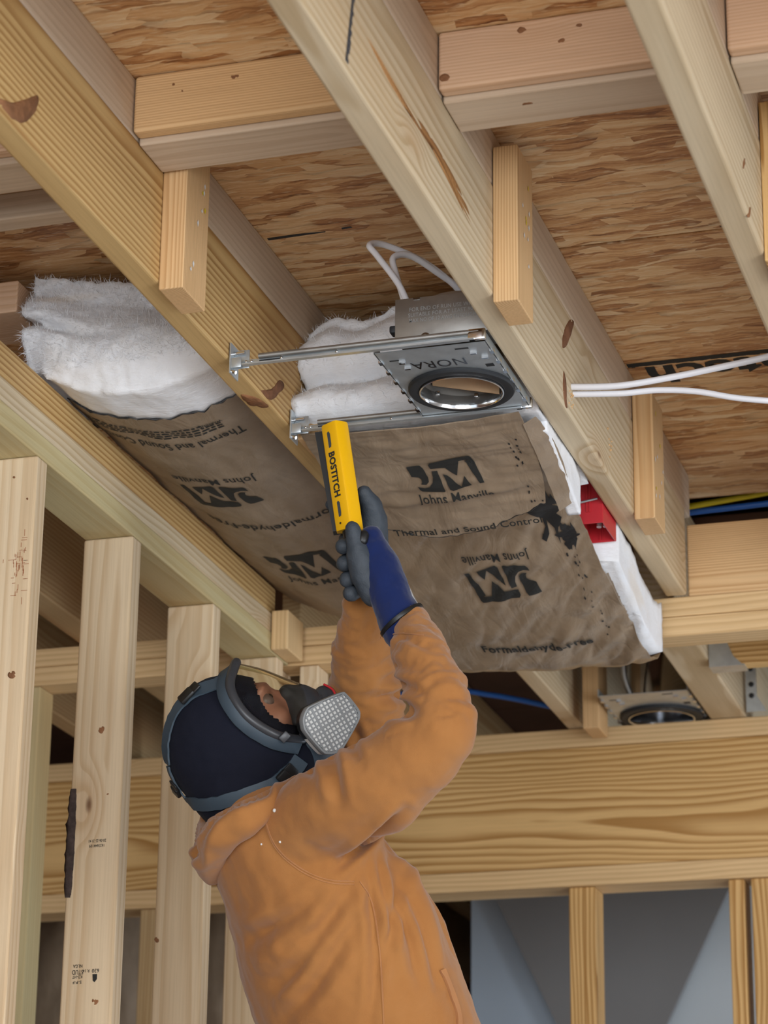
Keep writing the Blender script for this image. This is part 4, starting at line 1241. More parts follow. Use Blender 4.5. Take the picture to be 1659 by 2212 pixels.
# hood lying on the shoulders
HOOD1 = [((-1.2913, 3.705, 1.9742), 0.0150), ((-1.3121, 3.66, 1.9390), 0.0220), ((-1.3480, 3.6374, 1.9090), 0.0290), ((-1.3892, 3.6507, 1.8942), 0.0300), ((-1.4153, 3.6801, 1.8783), 0.0291), ((-1.436, 3.7247, 1.8607), 0.0238), ((-1.4379, 3.751, 1.8485), 0.0155)]
HOOD2 = [((-1.3733, 3.7633, 1.9879), 0.0284), ((-1.4168, 3.7612, 1.9573), 0.0355), ((-1.4531, 3.7843, 1.9248), 0.0314), ((-1.4716, 3.8118, 1.8955), 0.0272)]
bm = bmesh.new()
add_capsules(bm, HOOD1); add_capsules(bm, HOOD2)
add_capsules(bm, [((-1.4153, 3.6801, 1.8783), 0.026), ((-1.4531, 3.7843, 1.9248), 0.03), ((-1.40, 3.71, 1.900), 0.033), ((-1.365, 3.70, 1.915), 0.036)])
hd_me = remeshed(bm, 0.0045, 8)
HFOLD = [[(q.dot(RV), q.dot(UV_)) for q in spline(pts, 6)] for pts in (
    [(-1.315, 3.62, 1.945), (-1.372, 3.60, 1.915), (-1.412, 3.62, 1.882), (-1.428, 3.65, 1.852)],
    [(-1.325, 3.62, 1.965), (-1.395, 3.62, 1.940), (-1.438, 3.64, 1.905), (-1.452, 3.68, 1.872)])]
def hoodfold(p, n):
    x, y = p.dot(RV), p.dot(UV_)
    d = 0.0035 * fbm(p * 13, 3)
    if n.dot(TV) > -0.2:
        for pts in HFOLD:
            g = min((x - a) ** 2 + (y - b) ** 2 for a, b in pts) / 0.0085 ** 2
            d += -0.010 * math.exp(-g) + 0.004 * math.exp(-(math.sqrt(g) - 1.9) ** 2 / 0.6)
    return d
displace(hd_me, hoodfold)
link('hood', hd_me, M_HOODIE, hoodie)
bm = bmesh.new()
for (p0, r0), (p1, r1), nm in ((NEAR_ARM[-2], NEAR_ARM[-1], 'n'), (FAR_ARM[-2], FAR_ARM[-1], 'f')):
    pass
bm.free()
# trousers and boots (below the frame)
bm = bmesh.new()
for L in legs(1.0): add_capsules(bm, L)
add_capsules(bm, [(HIP + E2 * 0.05, 0.135), (HIP - E2 * 0.05, 0.135)])
tr = remeshed(bm, 0.009, 6)
displace(tr, lambda p, n: 0.006 * fbm(p * 11, 3))
link('trousers', tr, M_DENIM, person)
for s in (-1, 1):
    a = legs()[0 if s < 0 else 1][-1][0]
    bm = bmesh.new()
    add_capsules(bm, [(Vector((a.x, a.y, FEET_Z + 0.16)), 0.060), (Vector((a.x, a.y, FEET_Z + 0.055)), 0.054), (Vector((a.x + 0.11, a.y + 0.035, FEET_Z + 0.05)), 0.048), (Vector((a.x + 0.17, a.y + 0.055, FEET_Z + 0.045)), 0.040)])
    bt = remeshed(bm, 0.007, 4)
    for v in bt.vertices: v.co.z = max(v.co.z, FEET_Z + 0.001)
    link('boot', bt, M_BOOT, person)

# ---- gloves: knit backs with rubber-dipped palms and fingers
def glove(name, back, dips, cuff):
    bm = bmesh.new(); add_capsules(bm, back)
    me = remeshed(bm, 0.0032, 6)
    displace(me, lambda p, n: 0.0010 * fbm(p * 60, 3))
    g = link(name, me, M_GBLUE, person)
    for nm, ch in dips:
        bm = bmesh.new(); add_capsules(bm, ch)
        m2 = remeshed(bm, 0.0026, 4)
        displace(m2, lambda p, n: 0.0008 * fbm(p * 90, 2))
        link(nm, m2, M_BUCK if nm == 'knuckle_pad' else M_GGREY, g)
    c, d, r = cuff
    q = Vector(d).to_track_quat('Z', 'Y').to_matrix().to_4x4()
    link('cuff_band', lathe('cuff_band', [(r * 0.96, -0.004), (r * 1.03, -0.003), (r * 1.04, 0.0), (r * 1.03, 0.003), (r * 0.96, 0.004)], 32, Matrix.Translation(c) @ q), M_BUCK, g)
    return g
V = Vector
NG_BACK = [((-1.1100, 3.6560, 2.1850), 0.0335), ((-1.1153, 3.6531, 2.1994), 0.0345), ((-1.1267, 3.6501, 2.2264), 0.0315), ((-1.1367, 3.6469, 2.2556), 0.0320), ((-1.1450, 3.644, 2.2848), 0.0305), ((-1.1545, 3.638, 2.3093), 0.0250), ((-1.1575, 3.6356, 2.3303), 0.0185)]
NG_PALM = [((-1.1579, 3.6459, 2.2422), 0.0181), ((-1.1684, 3.6316, 2.2715), 0.0209), ((-1.1725, 3.621, 2.2977), 0.0195), ((-1.1757, 3.6114, 2.3205), 0.0139), ((-1.1785, 3.6061, 2.3363), 0.0118)]
def nf(i):
    base = [((-1.1721, 3.689, 2.3524), 0.0121), ((-1.2005, 3.6944, 2.3441), 0.0121), ((-1.2070, 3.6561, 2.3255), 0.0132), ((-1.1985, 3.6254, 2.3141), 0.0128)]
    dz = (0.002, -0.0225, -0.0455, -0.0650)[i]
    sx = (0.0, -0.001, 0.0016, 0.005)[i]
    dy = (0, 0.0085, 0.017, 0.025)[i]
    return [((p[0] + (sx if k > 1 else 0), p[1] + dy, p[2] + dz), r) for k, (p, r) in enumerate(base)]
glove('glove', NG_BACK, [('palm_and_thumb_coating', NG_PALM)] + [('finger', nf(i)) for i in range(4)] + [('knuckle_pad', [((-1.1625, 3.6120, 2.3260), 0.0085), ((-1.1640, 3.6105, 2.3170), 0.0085)])],
      (V((-1.1140, 3.6540, 2.2010)), V((-1.1277, 3.6501, 2.2264)) - V((-1.104, 3.659, 2.1931)), 0.0372))
FG_PALM = [((-1.2007, 3.746, 2.266), 0.0286), ((-1.1993, 3.7511, 2.3127), 0.0287), ((-1.1899, 3.7387, 2.3534), 0.0273), ((-1.1818, 3.7187, 2.3838), 0.0215)]
def ff(i):
    base = [((-1.1806, 3.7114, 2.4041), 0.0129), ((-1.2077, 3.7251, 2.4191), 0.0115), ((-1.2254, 3.7098, 2.4154), 0.0108), ((-1.2368, 3.6776, 2.4046), 0.0095)]
    return [((p[0] + (0.006 * i if k == 3 else -0.0015 * i), p[1] + 0.006 * i, p[2] - 0.0170 * i), r) for k, (p, r) in enumerate(base)]
glove('glove', FG_PALM, [('palm_coating', [((-1.1880, 3.7300, 2.3450), 0.0270), ((-1.1800, 3.7150, 2.3860), 0.0220), ((-1.1785, 3.7000, 2.4040), 0.0175), ((-1.1846, 3.6803, 2.4200), 0.0120)])] + [('finger', ff(i)) for i in range(4)],
      (V((-1.2020, 3.7400, 2.2600)), V((0.0, 0.01, 0.05)), 0.0300))

# ---- work platform under the worker (below the frame)
wp = empty('work_platform', (-1.18, 3.98, 0), 'plank work platform under the worker', 'platform')
for k in range(3):
    board('plank', (-1.75, -0.55), (3.80 + 0.14 * k, 3.935 + 0.14 * k), (FEET_Z - 0.038, FEET_Z), 'x', M_PLATE, wp)
for x in (-1.55, -0.75):
    board('bearer', (x - 0.019, x + 0.019), (3.78, 4.24), (FEET_Z - 0.127, FEET_Z - 0.0385), 'y', M_STUD, wp)
    for y in (3.80, 4.18):
        board('leg', (x - 0.019, x + 0.019), (y, y + 0.038), (0.0, FEET_Z - 0.1275), 'z', M_STUD, wp)

# ================================================================== RESPIRATOR
mask = empty('respirator_mask', HL(0.06, -0.05, 0), 'full face respirator with clear lens and grey square-grid filter on the worker', 'respirator')
def catm(pts, n=8): return spline([V(p) for p in pts], n)
NEARC = [(.078, .092, .014), (.049, .073, .058), (.037, .028, .079), (.047, -.023, .076), (.069, -.058, .052)]
CENTC = [(.084, .094, 0), (.104, .062, 0), (.122, .022, 0), (.137, -.012, 0), (.146, -.034, 0)]
nc, cc = catm(NEARC, 8), catm(CENTC, 8)
def acr(n_, c_, s):
    # quadratic across the lens, s in -1..1
    k = abs(s)
    t = k ** 1.7
    return V((c_.x + (n_.x - c_.x) * t, c_.y + (n_.y - c_.y) * t, n_.z * s))
vs, fs = [], []
NS = 24
for off in (0.0, -0.002):
    for n_, c_ in zip(nc, cc):
        for j in range(NS + 1):
            p = acr(n_, c_, -1 + 2 * j / NS)
            vs.append(HL(p.x + off, p.y, p.z))
w = NS + 1
nr_ = len(nc)
for l in (0, 1):
    for i in range(nr_ - 1):
        for j in range(NS):
            a = l * nr_ * w + i * w + j
            fs.append((a, a + 1, a + w + 1, a + w) if l == 0 else (a, a + w, a + w + 1, a + 1))
link('lens', mesh('lens', vs, fs, True), M_LENS, mask)
loop = [V((p.x, p.y, p.z)) for p in nc] + [acr(nc[-1], cc[-1], 1 - 2 * j / 10) for j in range(1, 10)] + [V((p.x, p.y, -p.z)) for p in reversed(nc)] + [acr(nc[0], cc[0], -1 + 2 * j / 8) for j in range(1, 8)]
loopw = [HL(p.x, p.y, p.z) for p in loop]
link('lens_frame', tube_mesh('lens_frame', loopw, 0.0078, 12, None, True), M_FRAME, mask)
# rubber face seal between frame and head
vs, fs = [], []
for p in loop:
    q = HL(p.x, p.y, p.z)
    d = V((p.x - 0.020, p.y * 1.10 - 0.002, p.z * 1.04))
    far_ = HL(max(d.x, -0.005), d.y, d.z)
    hit = head_bvh.find_nearest(far_)
    o_ = hit[0] + hit[1] * 0.003
    mid = (q + o_) / 2 + (q + o_ - 2 * HL(0.02, 0, 0)).normalized() * 0.0015
    vs += [q, q * 0.5 + mid * 0.5 + hit[1] * 0.003, mid, o_ + hit[1] * 0.003, o_]
m_ = len(loop)
for i in range(m_):
    j = (i + 1) % m_
    for k in range(4):
        fs.append((i * 5 + k, j * 5 + k, j * 5 + k + 1, i * 5 + k + 1))
me = mesh('face_seal', vs, fs, True)
seal = link('face_seal', me, M_SLATE, mask)
sm = seal.modifiers.new('thick', 'SOLIDIFY'); sm.thickness = 0.004; sm.offset = 0
# chin cup, snout and nose cup
bm = bmesh.new()
add_capsules(bm, [(HL(.100, -.062, 0), 0.036), (HL(.128, -.052, 0), 0.030), (HL(.142, -.040, 0), 0.020)])
add_capsules(bm, [(HL(.108, -.066, -.055), 0.022), (HL(.115, -.066, 0), 0.026), (HL(.108, -.066, .055), 0.024)])
sn = remeshed(bm, 0.004, 4)
link('snout', sn, M_FRAME, mask)
bm = bmesh.new()
add_capsules(bm, [(HL(.070, -.072, 0), 0.046), (HL(.052, -.096, 0), 0.038), (HL(.028, -.108, 0), 0.034)])
link('chin_cup', remeshed(bm, 0.0045, 5), M_SLATE, mask)
bm = bmesh.new()
add_capsules(bm, [(HL(.106, .004, 0), 0.016), (HL(.112, -.018, 0), 0.027), (HL(.108, -.034, 0), 0.036), (HL(.098, -.050, 0), 0.044)])
link('nose_cup', remeshed(bm, 0.004, 4), M_FRAME, mask)
link('snout_trim', tube_mesh('snout_trim', spline([HL(.155, -.024, .010), HL(.158, -.040, .022), HL(.150, -.056, .036)], 6), 0.0018, 8), M_RED, mask)
bm = bmesh.new()
box_bm(bm, (-0.008, -0.006, -0.004), (0.008, 0.006, 0.004), 0.002, Matrix.Translation(HL(.055, -.036, .082)) @ Matrix((FA, CR, EA)).transposed().to_4x4(), 2)
link('lens_clip', bm_mesh(bm, 'lens_clip', True, 40), M_FRAME, mask)
# filter cartridges
def filt(side):
    e_off = 0.083 * side
    c = HL(.121, -.070, e_off)
    ax_n = (EA * side + FA * 0.08 + RV * 0.30).normalized()
    ax_u = (UV_ - ax_n * UV_.dot(ax_n)).normalized()
    ax_r = ax_u.cross(ax_n) if side > 0 else -ax_u.cross(ax_n)
    outl = [(-68, 10), (-60, 27), (-46, 37), (20, 61), (36, 58), (62, 26), (65, 12), (59, -4), (22, -58), (8, -67), (-14, -69), (-28, -62), (-62, -22), (-68, -6)]
    sp = []
    P = [V((x, y, 0)) for x, y in outl]
    for i in range(len(P)):
        a, b, c_, d = P[i - 1], P[i], P[(i + 1) % len(P)], P[(i + 2) % len(P)]
        for k in range(3):
            t = k / 3
            sp.append(0.5 * ((2 * b) + (c_ - a) * t + (2 * a - 5 * b + 4 * c_ - d) * t * t + (3 * b - a - 3 * c_ + d) * t ** 3))
    k = 1.0 / 1415.0
    W3 = lambda x, y, h: c + ax_r * (x * k) + ax_u * (y * k) + ax_n * h
    def shell(nm, prof, mat, par):
        bm = bmesh.new()
        prev = None
        first = None
        for s, h in prof:
            cur = [bm.verts.new(W3(p.x * s, p.y * s, h)) for p in sp]
            if prev:
                for i in range(len(cur)):
                    bm.faces.new((prev[i], prev[(i + 1) % len(cur)], cur[(i + 1) % len(cur)], cur[i]))
            else: first = cur
            prev = cur
        bm.faces.new(first); bm.faces.new(prev)
        return link(nm, bm_mesh(bm, nm, True, 40), mat, par)
    cart = shell('filter_cartridge', [(0.86, -0.030), (0.97, -0.026), (0.98, -0.010)], M_BUCK, mask)
    cov = shell('filter_cover', [(0.99, -0.011), (1.0, -0.009), (1.0, 0.0), (0.985, 0.003), (0.94, 0.0035), (0.91, 0.0025), (0.905, 0.0005)], M_FILT, mask)
    shell('filter_pad', [(0.89, 0.0006), (0.89, 0.0016)], M_FPAD, cov)
    # lattice over the pad
    bm = bmesh.new()
    import bisect
    def inside(x, y):
        cnt = False
        n = len(sp)
        for i in range(n):
            a, b = sp[i] * 0.915, sp[(i + 1) % n] * 0.915
            if (a.y > y) != (b.y > y) and x < (b.x - a.x) * (y - a.y) / (b.y - a.y) + a.x: cnt = not cnt
        return cnt
    th = math.radians(28)
    for fam in (0, 1):
        t2 = th + fam * math.pi / 2
        dx, dy = math.cos(t2), math.sin(t2)
        for m in range(-9, 10):
            wd = (1.5 if fam else 1.4)
            if m in (-3, 3) and fam: wd = 2.6
            if m == 0 and not fam: wd = 2.4
            off = m * 9.4
            ox, oy = -dy * off, dx * off
            ts = [t for t in range(-100, 101) if inside(ox + dx * t, oy + dy * t)]
            if len(ts) < 6: continue
            a, b = ts[0], ts[-1]
            q0, q1 = (ox + dx * a, oy + dy * a), (ox + dx * b, oy + dy * b)
            vv = []
            for h in (0.0012, 0.0034 - 0.0004 * fam):
                for (qx, qy), sg in ((q0, -1), (q1, -1), (q1, 1), (q0, 1)):
                    vv.append(bm.verts.new(W3(qx - dy * wd * sg, qy + dx * wd * sg, h)))
            for f in ((0, 1, 2, 3), (7, 6, 5, 4), (0, 4, 5, 1), (1, 5, 6, 2), (2, 6, 7, 3), (3, 7, 4, 0)): bm.faces.new([vv[i] for i in f])
    link('filter_lattice', bm_mesh(bm, 'filter_lattice'), M_FILT, cov)
    # label band on the cartridge rim
    bmv = [W3(p.x * 0.985, p.y * 0.985, h) for h in (-0.024, -0.012) for p in sp[27:36]]
    nn = 9
    link('rim_label', mesh('rim_label', bmv, [(i, i + 1, nn + i + 1, nn + i) for i in range(nn - 1)]), M_FPAD, cart)
    link('filter_tube', tube_mesh('filter_tube', [HL(.112, -.066, 0.040 * side), c - ax_n * 0.02], 0.022, 20), M_BUCK, mask)
filt(1); filt(-1)
# straps follow the balaclava
def proj_head(p):
    hit = head_bvh.find_nearest(p)
    return hit[0] + hit[1] * 0.0015, hit[1]
def strap(nm, pts, width):
    return ribbon(nm, [HL(*p) for p in pts], width, 0.003, M_SLATE, mask, proj_head, 8)
for s in (1, -1):
    strap('strap', [(.060, .078, .050 * s), (.046, .090, .044 * s), (.003, .112, .040 * s), (-.043, .112, .036 * s), (-.080, .090, .030 * s), (-.100, .060, .020 * s)], [0.030, 0.024, 0.020, 0.020, 0.018])
    strap('strap', [(.050, -.078, .060 * s), (.025, -.082, .066 * s), (-.01, -.074, .072 * s), (-.051, -.053, .068 * s), (-.090, -.026, .045 * s), (-.108, -.010, .016 * s), (-.111, -.004, 0.0)], [0.026, 0.022, 0.021, 0.021, 0.019])
strap('strap', [(-.111, -.006, .004), (-.112, .03, .010), (-.104, .058, .018)], 0.012)
def buckle(p, w, l, s=1):
    pt, nr = proj_head(HL(*p))
    T = (FA - nr * FA.dot(nr)).normalized()
    Mx = Matrix((T, nr.cross(T), nr)).transposed().to_4x4()
    bm = bmesh.new()
    box_bm(bm, (-l / 2, -w / 2, 0.002), (l / 2, w / 2, 0.010), 0.003, Matrix.Translation(pt) @ Mx, 2)
    b_ = link('buckle', bm_mesh(bm, 'buckle', True, 40), M_BUCK, mask)
    bm = bmesh.new()
    box_bm(bm, (l / 2 - 0.004, -w / 2, 0.004), (l / 2 + 0.012, w / 2, 0.008), 0.002, Matrix.Translation(pt) @ Mx, 2)
    link('buckle_tongue', bm_mesh(bm, 'buckle_tongue', True, 40), M_BUCK, b_)
for s in (1, -1):
    buckle((-.005, .113, .040 * s), 0.020, 0.026)
    buckle((.012, -.080, .068 * s), 0.024, 0.020)
buckle((-.112, .02, .008), 0.018, 0.020)

# ================================================================== HAMMER STAPLER
S_T = V((-1.2196, 3.633, 2.5207)); S_B = V((-1.1935, 3.6428, 2.3396))
SL = (S_T - S_B); SLEN = SL.length; SL.normalize()
SN = (TV - SL * TV.dot(SL)).normalized()
SW = SL.cross(SN).normalized()
if SW.dot(RV) < 0: SW = -SW
stp = empty('hammer_stapler', S_B, 'yellow hammer stapler with black lettering in the gloved hands', 'stapler')
def SP(w, n, s): return S_B + SW * w + SN * n + SL * s
prof = [(-.0205, -.014), (-.0205, -.003), (-.0195, -.001), (-.001, .0125), (.002, .0135), (.005, .0125), (.0195, .000), (.0205, -.002), (.0205, -.014)]
bm = bmesh.new()
def ring(s, k=1.0, cut=0.0):
    return [bm.verts.new(SP(w * k, n, s + cut * (w + 0.02))) for w, n in prof]
rs = [ring(0.010, 0.96, -0.10), ring(0.014, 1.0, -0.10), ring(SLEN - 0.003), ring(SLEN, 0.94)]
for a, b in zip(rs, rs[1:]):
    for i in range(len(a) - 1): bm.faces.new((a[i], a[i + 1], b[i + 1], b[i]))
    bm.faces.new((a[-1], a[0], b[0], b[-1]))
bm.faces.new(rs[0]); bm.faces.new(rs[-1])
sbody = link('body', bm_mesh(bm, 'body', True, 30), M_YEL, stp)
fd = V((0.0185, 0.0135, 0)).normalized()       # across the lettered flank
fdir = (SW * fd.x + SN * fd.y); fnor = (SN * fd.x - SW * fd.y)
F0 = lambda t, s, lift=0.0006: SP(-.0195, -.001, s) + fdir * t + fnor * lift
draped('lettering', fit_text('BOSTITCH', 0.073, 0.0112, 0, 0, 0.04), lambda u, v: F0(0.0062 + v, 0.099 - u), M_INK, sbody)
def slot(s0, s1):
    L = [(0.008, s0), (0.0125, s0 + 0.001), (0.0135, s0 + 0.006), (0.0135, s1 - 0.004), (0.011, s1), (0.008, s1 - 0.002)]
    me = mesh('slot', [F0(t, s, 0.0005) for t, s in L], [tuple(range(len(L)))])
    link('slot', me, M_GGREY, sbody)
slot(0.143, 0.170); slot(0.030, 0.056)
link('pin_hole', mesh('pin_hole', [F0(0.009 + 0.0018 * math.cos(a), 0.020 + 0.0018 * math.sin(a), 0.0005) for a in [k * 0.5236 for k in range(12)]], [tuple(range(12))]), M_BUCK, sbody)
bm = bmesh.new()
for lo, hi in (((-.026, -.034, 0.015), (-.006, -.0145, SLEN - 0.004)),):
    r = bmesh.ops.create_cube(bm, size=1.0)
    for v in r['verts']:
        c_ = [lo[t] + (hi[t] - lo[t]) * (v.co[t] + 0.5) for t in range(3)]
        v.co = SP(c_[0] - (0.006 if c_[2] > 0.1 else 0), c_[1], c_[2])
link('magazine', bm_mesh(bm, 'magazine'), M_BUCK, stp)
link('handle', tube_mesh('handle', [SP(0.0, -0.006, 0.03), SP(0.004, -0.008, -0.02), SP(0.012, -0.008, -0.085)], [0.013, 0.014, 0.012], 14), M_BUCK, stp)

# ================================================================== MARKS, KNOTS AND STAMPS ON THE LUMBER
def patch(name, pts, axis, lift, mat, parent, thick=0.0012):
    """irregular raised sliver lying on a flat face; axis is the outward direction"""
    ax = V(axis)
    P = [V(p) for p in pts]
    n = len(P)
    ring_ = []
    for i in range(n):
        a, b, c, d = P[i - 1], P[i], P[(i + 1) % n], P[(i + 2) % n]
        for k in range(4):
            t = k / 4
            q = 0.5 * ((2 * b) + (c - a) * t + (2 * a - 5 * b + 4 * c - d) * t * t + (3 * b - a - 3 * c + d) * t ** 3)
            ring_.append(q + V((fbm(q * 90, 2), fbm(q * 90 + V((9, 0, 0)), 2), fbm(q * 90 + V((0, 9, 0)), 2))) * 0.0014)
    c0 = sum(ring_, V((0, 0, 0))) / len(ring_)
    bm = bmesh.new()
    lo = [bm.verts.new(q - ax * 0.002) for q in ring_]
    mid = [bm.verts.new(c0 + (q - c0) * 0.97 + ax * lift) for q in ring_]
    inn = [bm.verts.new(c0 + (q - c0) * 0.55 + ax * (lift + thick * (0.5 + fbm(q * 60, 2)))) for q in ring_]
    cv = bm.verts.new(c0 + ax * (lift + thick))
    m = len(ring_)
    for i in range(m):
        j = (i + 1) % m
        bm.faces.new((lo[i], lo[j], mid[j], mid[i]))
        bm.faces.new((mid[i], mid[j], inn[j], inn[i]))
        bm.faces.new((inn[i], inn[j], cv))
    return link(name, bm_mesh(bm, name, True), mat, parent)
XP, YN, ZN = (1, 0, 0), (0, -1, 0), (0, 0, -1)
patch('torn_knot', [(-1.304, 2.585, 2.549), (-1.304, 2.6326, 2.5671), (-1.304, 2.698, 2.6122), (-1.304, 2.6956, 2.5883), (-1.304, 2.6621, 2.5545), (-1.304, 2.62, 2.544)], XP, 0.0006, M_PITCH, JA, 0.002)
patch('torn_knot', [(-1.3355, 3.5254, H), (-1.318, 3.536, H), (-1.3085, 3.5705, H), (-1.3103, 3.5845, H), (-1.324, 3.5807, H), (-1.3367, 3.5634, H)], ZN, 0.0006, M_PITCH, JA, 0.002)
patch('torn_knot', [(-1.304, 3.53, 2.5445), (-1.304, 3.5539, 2.5545), (-1.304, 3.5843, 2.5704), (-1.304, 3.6146, 2.596), (-1.304, 3.6367, 2.5931), (-1.304, 3.6021, 2.5641), (-1.304, 3.5709, 2.5445)], XP, 0.0004, M_BPOCK, JA, 0.0008)
patch('bark_pocket', [(-0.872, 3.7465, 2.7025), (-0.872, 3.7718, 2.7053), (-0.872, 3.7221, 2.6491), (-0.872, 3.6908, 2.6322), (-0.872, 3.7014, 2.6638)], XP, 0.0005, M_BPOCK, JB, 0.001)
patch('bark_pocket', [(-0.872, 3.6982, 2.5966), (-0.872, 3.7126, 2.5793), (-0.872, 3.722, 2.545), (-0.872, 3.7036, 2.5425), (-0.872, 3.6921, 2.5659)], XP, 0.0005, M_BPOCK, JB, 0.001)
patch('pitch_streak', [(-0.872, 2.66, 2.628), (-0.872, 2.80, 2.6182), (-0.872, 2.9646, 2.6285), (-0.872, 3.0863, 2.622), (-0.872, 3.1559, 2.6069), (-0.872, 3.1677, 2.5891), (-0.872, 3.12, 2.598), (-0.872, 3.06, 2.6090), (-0.872, 2.96, 2.616), (-0.872, 2.80, 2.609)], XP, 0.0003, wood('pitch_wood', (0.46, 0.235, 0.085), (0.30, 0.13, 0.04), 120, 0.8, None, 0.3, False), JB, 0.0004)
for y, z in ((3.103, 2.603), (3.135, 2.548)):
    patch('knot', [(-0.489, y - 0.010, z - 0.012), (-0.489, y - 0.002, z + 0.004), (-0.489, y + 0.012, z + 0.012), (-0.489, y + 0.003, z - 0.004)], XP, 0.0004, M_PITCH, JC, 0.0006)
# small knots on the blocking and posts
def knot(c, r, axis, parent, el=1.4):
    c = V(c); ax = V(axis)
    u_ = V((0, 0, 1)) if abs(ax.z) < 0.5 else V((0, 1, 0))
    w_ = ax.cross(u_)
    patch('knot', [c + u_ * r * math.sin(a) + w_ * r * el * math.cos(a) for a in [k * 1.0472 for k in range(6)]], axis, 0.0003, M_PITCH, parent, 0.0004)
blk = {o['label']: o for o in COL.objects if o.get('category') == 'blocking' and o.type == 'EMPTY'}
bo = [o for l, o in blk.items() if l.startswith('orange')][0]
bp = [o for l, o in blk.items() if l.startswith('knotty')][0]
knot((-1.157, 2.996, 2.775), 0.0040, YN, bo); knot((-1.245, 2.996, 2.776), 0.0016, YN, bo); knot((-1.232, 2.996, 2.764), 0.0013, YN, bo)
for x, z, r in ((-0.862, 2.728, 0.0055), (-0.757, 2.782, 0.0048), (-0.704, 2.758, 0.0036), (-0.680, 2.777, 0.0028)):
    knot((x, 2.996, z), r, YN, bp)
knot((-0.764, 3.05, 2.703), 0.0040, ZN, bp, 1.8)
for y0, pts in ((3.497, ((-1.673, 2.114, 0.007), (-1.665, 2.392, 0.0022), (-1.69, 2.43, 0.002))), (3.883, ((-1.6925, 2.132, 0.0070), (-1.680, 1.692, 0.0060), (-1.676, 2.024, 0.0022))), (4.263, ((-1.688, 2.20, 0.003), (-1.735, 1.86, 0.005)))):
    for x, z, r in pts:
        knot((x, y0, z), r, YN, studs[[3.497, 3.883, 4.263].index(y0)], 0.9)
knot((-1.5555, 4.675, 2.480), 0.011, YN, bmE, 1.2)
# bark edge on the stamped stud
bm = bmesh.new()
prev = None
for k in range(41):
    z = 1.858 + 0.178 * k / 40
    t = math.sin(math.pi * k / 40) ** 0.5
    o_ = 0.003 * fbm((z * 60, 0, 0), 3)
    row = [bm.verts.new(p) for p in ((-1.7412, 3.884, z), (-1.7415 - 0.004 * t - o_ * t, 3.884, z), (-1.7400, 3.8815 - 0.002 * t + o_ * t, z), (-1.7290 + 0.6 * o_ - 0.006 * (1 - t), 3.8816, z), (-1.729, 3.884, z))]
    if prev:
        for i in range(4): bm.faces.new((prev[i], prev[i + 1], row[i + 1], row[i]))
    prev = row
link('bark_edge', bm_mesh(bm, 'bark_edge', True), M_BARK, studs[1])
# grade stamps, upside down on the stud
def stamp(body, w_, h_, x, z, parent, y=3.8825, bold=0.01):
    draped('grade_stamp', fit_text(body, w_, h_, 0, 0, bold), lambda u, v: (x - u, y - 0.0003, z - v), M_INK, parent)
stamp('1623644109', 0.026, 0.0048, -1.690, 1.9420, studs[1]); stamp('20-06-25 21:41', 0.030, 0.0048, -1.690, 1.9500, studs[1])
for k, (tx, w_) in enumerate((('NLGA', 0.016), ('STUD', 0.019), ('KD-HT', 0.017), ('S-P-F', 0.015))):
    stamp(tx, w_, 0.0052 if tx != 'STUD' else 0.0075, -1.7125, 1.7500 - 0.0085 * k, studs[1])
stamp('R 14', 0.011, 0.005, -1.698, 1.742, studs[1]); stamp('630', 0.012, 0.006, -1.682, 1.742, studs[1])
draped('grade_stamp', fill_polys([[(-0.004, -0.006), (0.004, -0.006), (0.003, 0.004), (0, 0.007), (-0.004, 0.002)]]), lambda u, v: (-1.683 - u, 3.8822, 1.728 - v), M_INK, studs[1])
# rust scuffs on the end stud
for k in range(46):
    x = -1.663 - abs(random.gauss(0, 0.012)); z = 2.285 + random.gauss(0, 0.028)
    hz = random.random() < 0.4
    w_, h_ = (random.uniform(0.004, 0.014), 0.0007) if hz else (0.0008, random.uniform(0.004, 0.016))
    draped('rust_scuff', ([V((0, 0, 0)), V((w_, 0, 0)), V((w_, h_, 0)), V((0, h_, 0))], [(0, 1, 2, 3)]), lambda u, v, x=x, z=z: (min(x + u, -1.6562), 3.4966, z + v), M_STAIN, studs[0])
# faded black stamp under the cable joist, lettering and dark seam mark on the deck
for k in range(22):
    z = 2.548 + k * 0.0072
    w_ = random.uniform(0.008, 0.017)
    draped('ink_stamp', ([V((0, 0, 0)), V((w_, 0, 0)), V((w_, 0.0064, 0)), V((0, 0.0064, 0))], [(0, 1, 2, 3)]), lambda u, v, z=z: (-0.872 + 0.0005, 2.612 + (z - 2.548) * 0.22 + u, z + v), M_GGREY, JB)
deck = [o for o in ceiling.children if abs(o.location.y - 4.276) < 0.01 and o.location.x - 1.2 < -0.7 < o.location.x + 1.2][0]
draped('stencil_lettering', fit_text('ntech', 0.245, 0.075, 0, 0, 0.035), lambda u, v: (-0.722 - u, 4.192 + v * 1.0, HC - 0.0006), M_INK, deck)
bm_v, bm_f = [], []
for k in range(60):
    x = -0.872 + 0.006 * k
    i = len(bm_v)
    a = 0.017 + 0.003 * fbm((k * 0.4, 0, 0), 2)
    bm_v += [V((x, 0.001 * fbm((k * .7, 3, 0), 2), 0)), V((x + 0.0061, 0.001 * fbm((k * .7 + .7, 3, 0), 2), 0)), V((x + 0.0061, a, 0)), V((x, a, 0))]
    bm_f.append((i, i + 1, i + 2, i + 3))
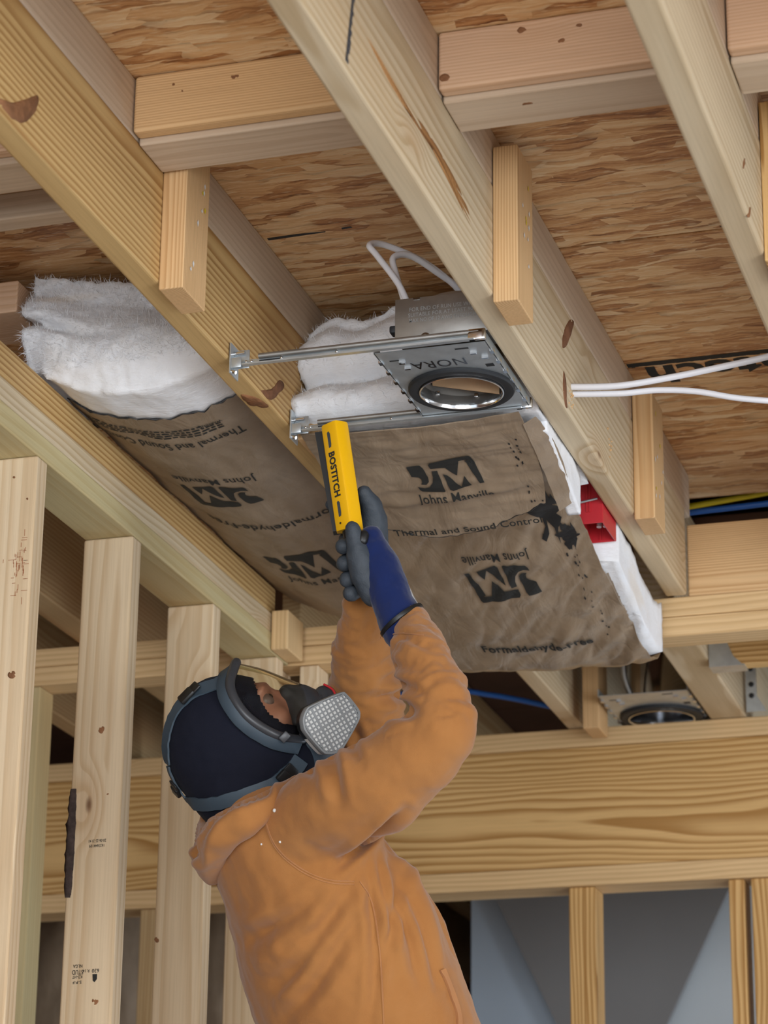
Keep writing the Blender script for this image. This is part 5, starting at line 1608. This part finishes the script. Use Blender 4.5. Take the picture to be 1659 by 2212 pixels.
draped('stencil_line', (bm_v, bm_f), lambda u, v: (u, 4.166 + v, HC - 0.0006), M_INK, deck)
deck2 = [o for o in ceiling.children if 3.0 < o.location.y < 3.2 and o.location.x - 1.3 < -1.2 < o.location.x + 1.3][0]
draped('crack', fill_polys([[(-1.300, 3.528), (-1.25, 3.526), (-1.205, 3.529), (-1.206, 3.532), (-1.25, 3.534), (-1.300, 3.536)]]), lambda u, v: (u, v, HC - 0.0005), M_TAR, deck2)
draped('crack', fill_polys([[(-1.178, 3.524), (-1.163, 3.523), (-1.161, 3.528), (-1.178, 3.530)]]), lambda u, v: (u, v, HC - 0.0005), M_TAR, deck2)
draped('crack', fill_polys([[(-0.62, 3.676), (-0.56, 3.675), (-0.56, 3.679), (-0.62, 3.679)]]), lambda u, v: (u, v, HC - 0.0005), M_TAR, deck2)
# toe-nail splits and sawdust on the joists
cl = [o for o in COL.objects if o.get('category') == 'cleat']
for o, x in ((cl[0], -1.2673), (cl[1], -0.8353), (cl[2], -0.8353)):
    cy = o.location.y
    for k in range(9):
        y = cy + random.uniform(-0.034, 0.034); z = 2.56 + random.random() * 0.17
        draped('nail_split', fill_polys([[(-0.0022, 0), (0.0, -0.005 * random.random() - .002), (0.002, 0.001), (0.0, 0.005)]]), lambda u, v, y=y, z=z, x=x: (x + 0.0006, y + u * 1.5, z + v), M_FPAD if k % 3 else M_YELC, o)
for k in range(16):
    c = V((-0.8712, 3.747 + random.gauss(0, 0.006), 2.578 - abs(random.gauss(0, 0.010))))
    bm = bmesh.new(); bmesh.ops.create_icosphere(bm, subdivisions=1, radius=random.uniform(0.0008, 0.002), matrix=Matrix.Translation(c))
    link('wood_chip', bm_mesh(bm, 'wood_chip'), M_ORANGE, JB)
for k in range(10):
    c = V((-0.8712, 4.02 + random.gauss(0, 0.008), 2.60 + random.gauss(0, 0.010)))
    bm = bmesh.new(); bmesh.ops.create_icosphere(bm, subdivisions=1, radius=random.uniform(0.001, 0.0026), matrix=Matrix.Translation(c))
    link('wood_chip', bm_mesh(bm, 'wood_chip'), M_ORANGE, JB)
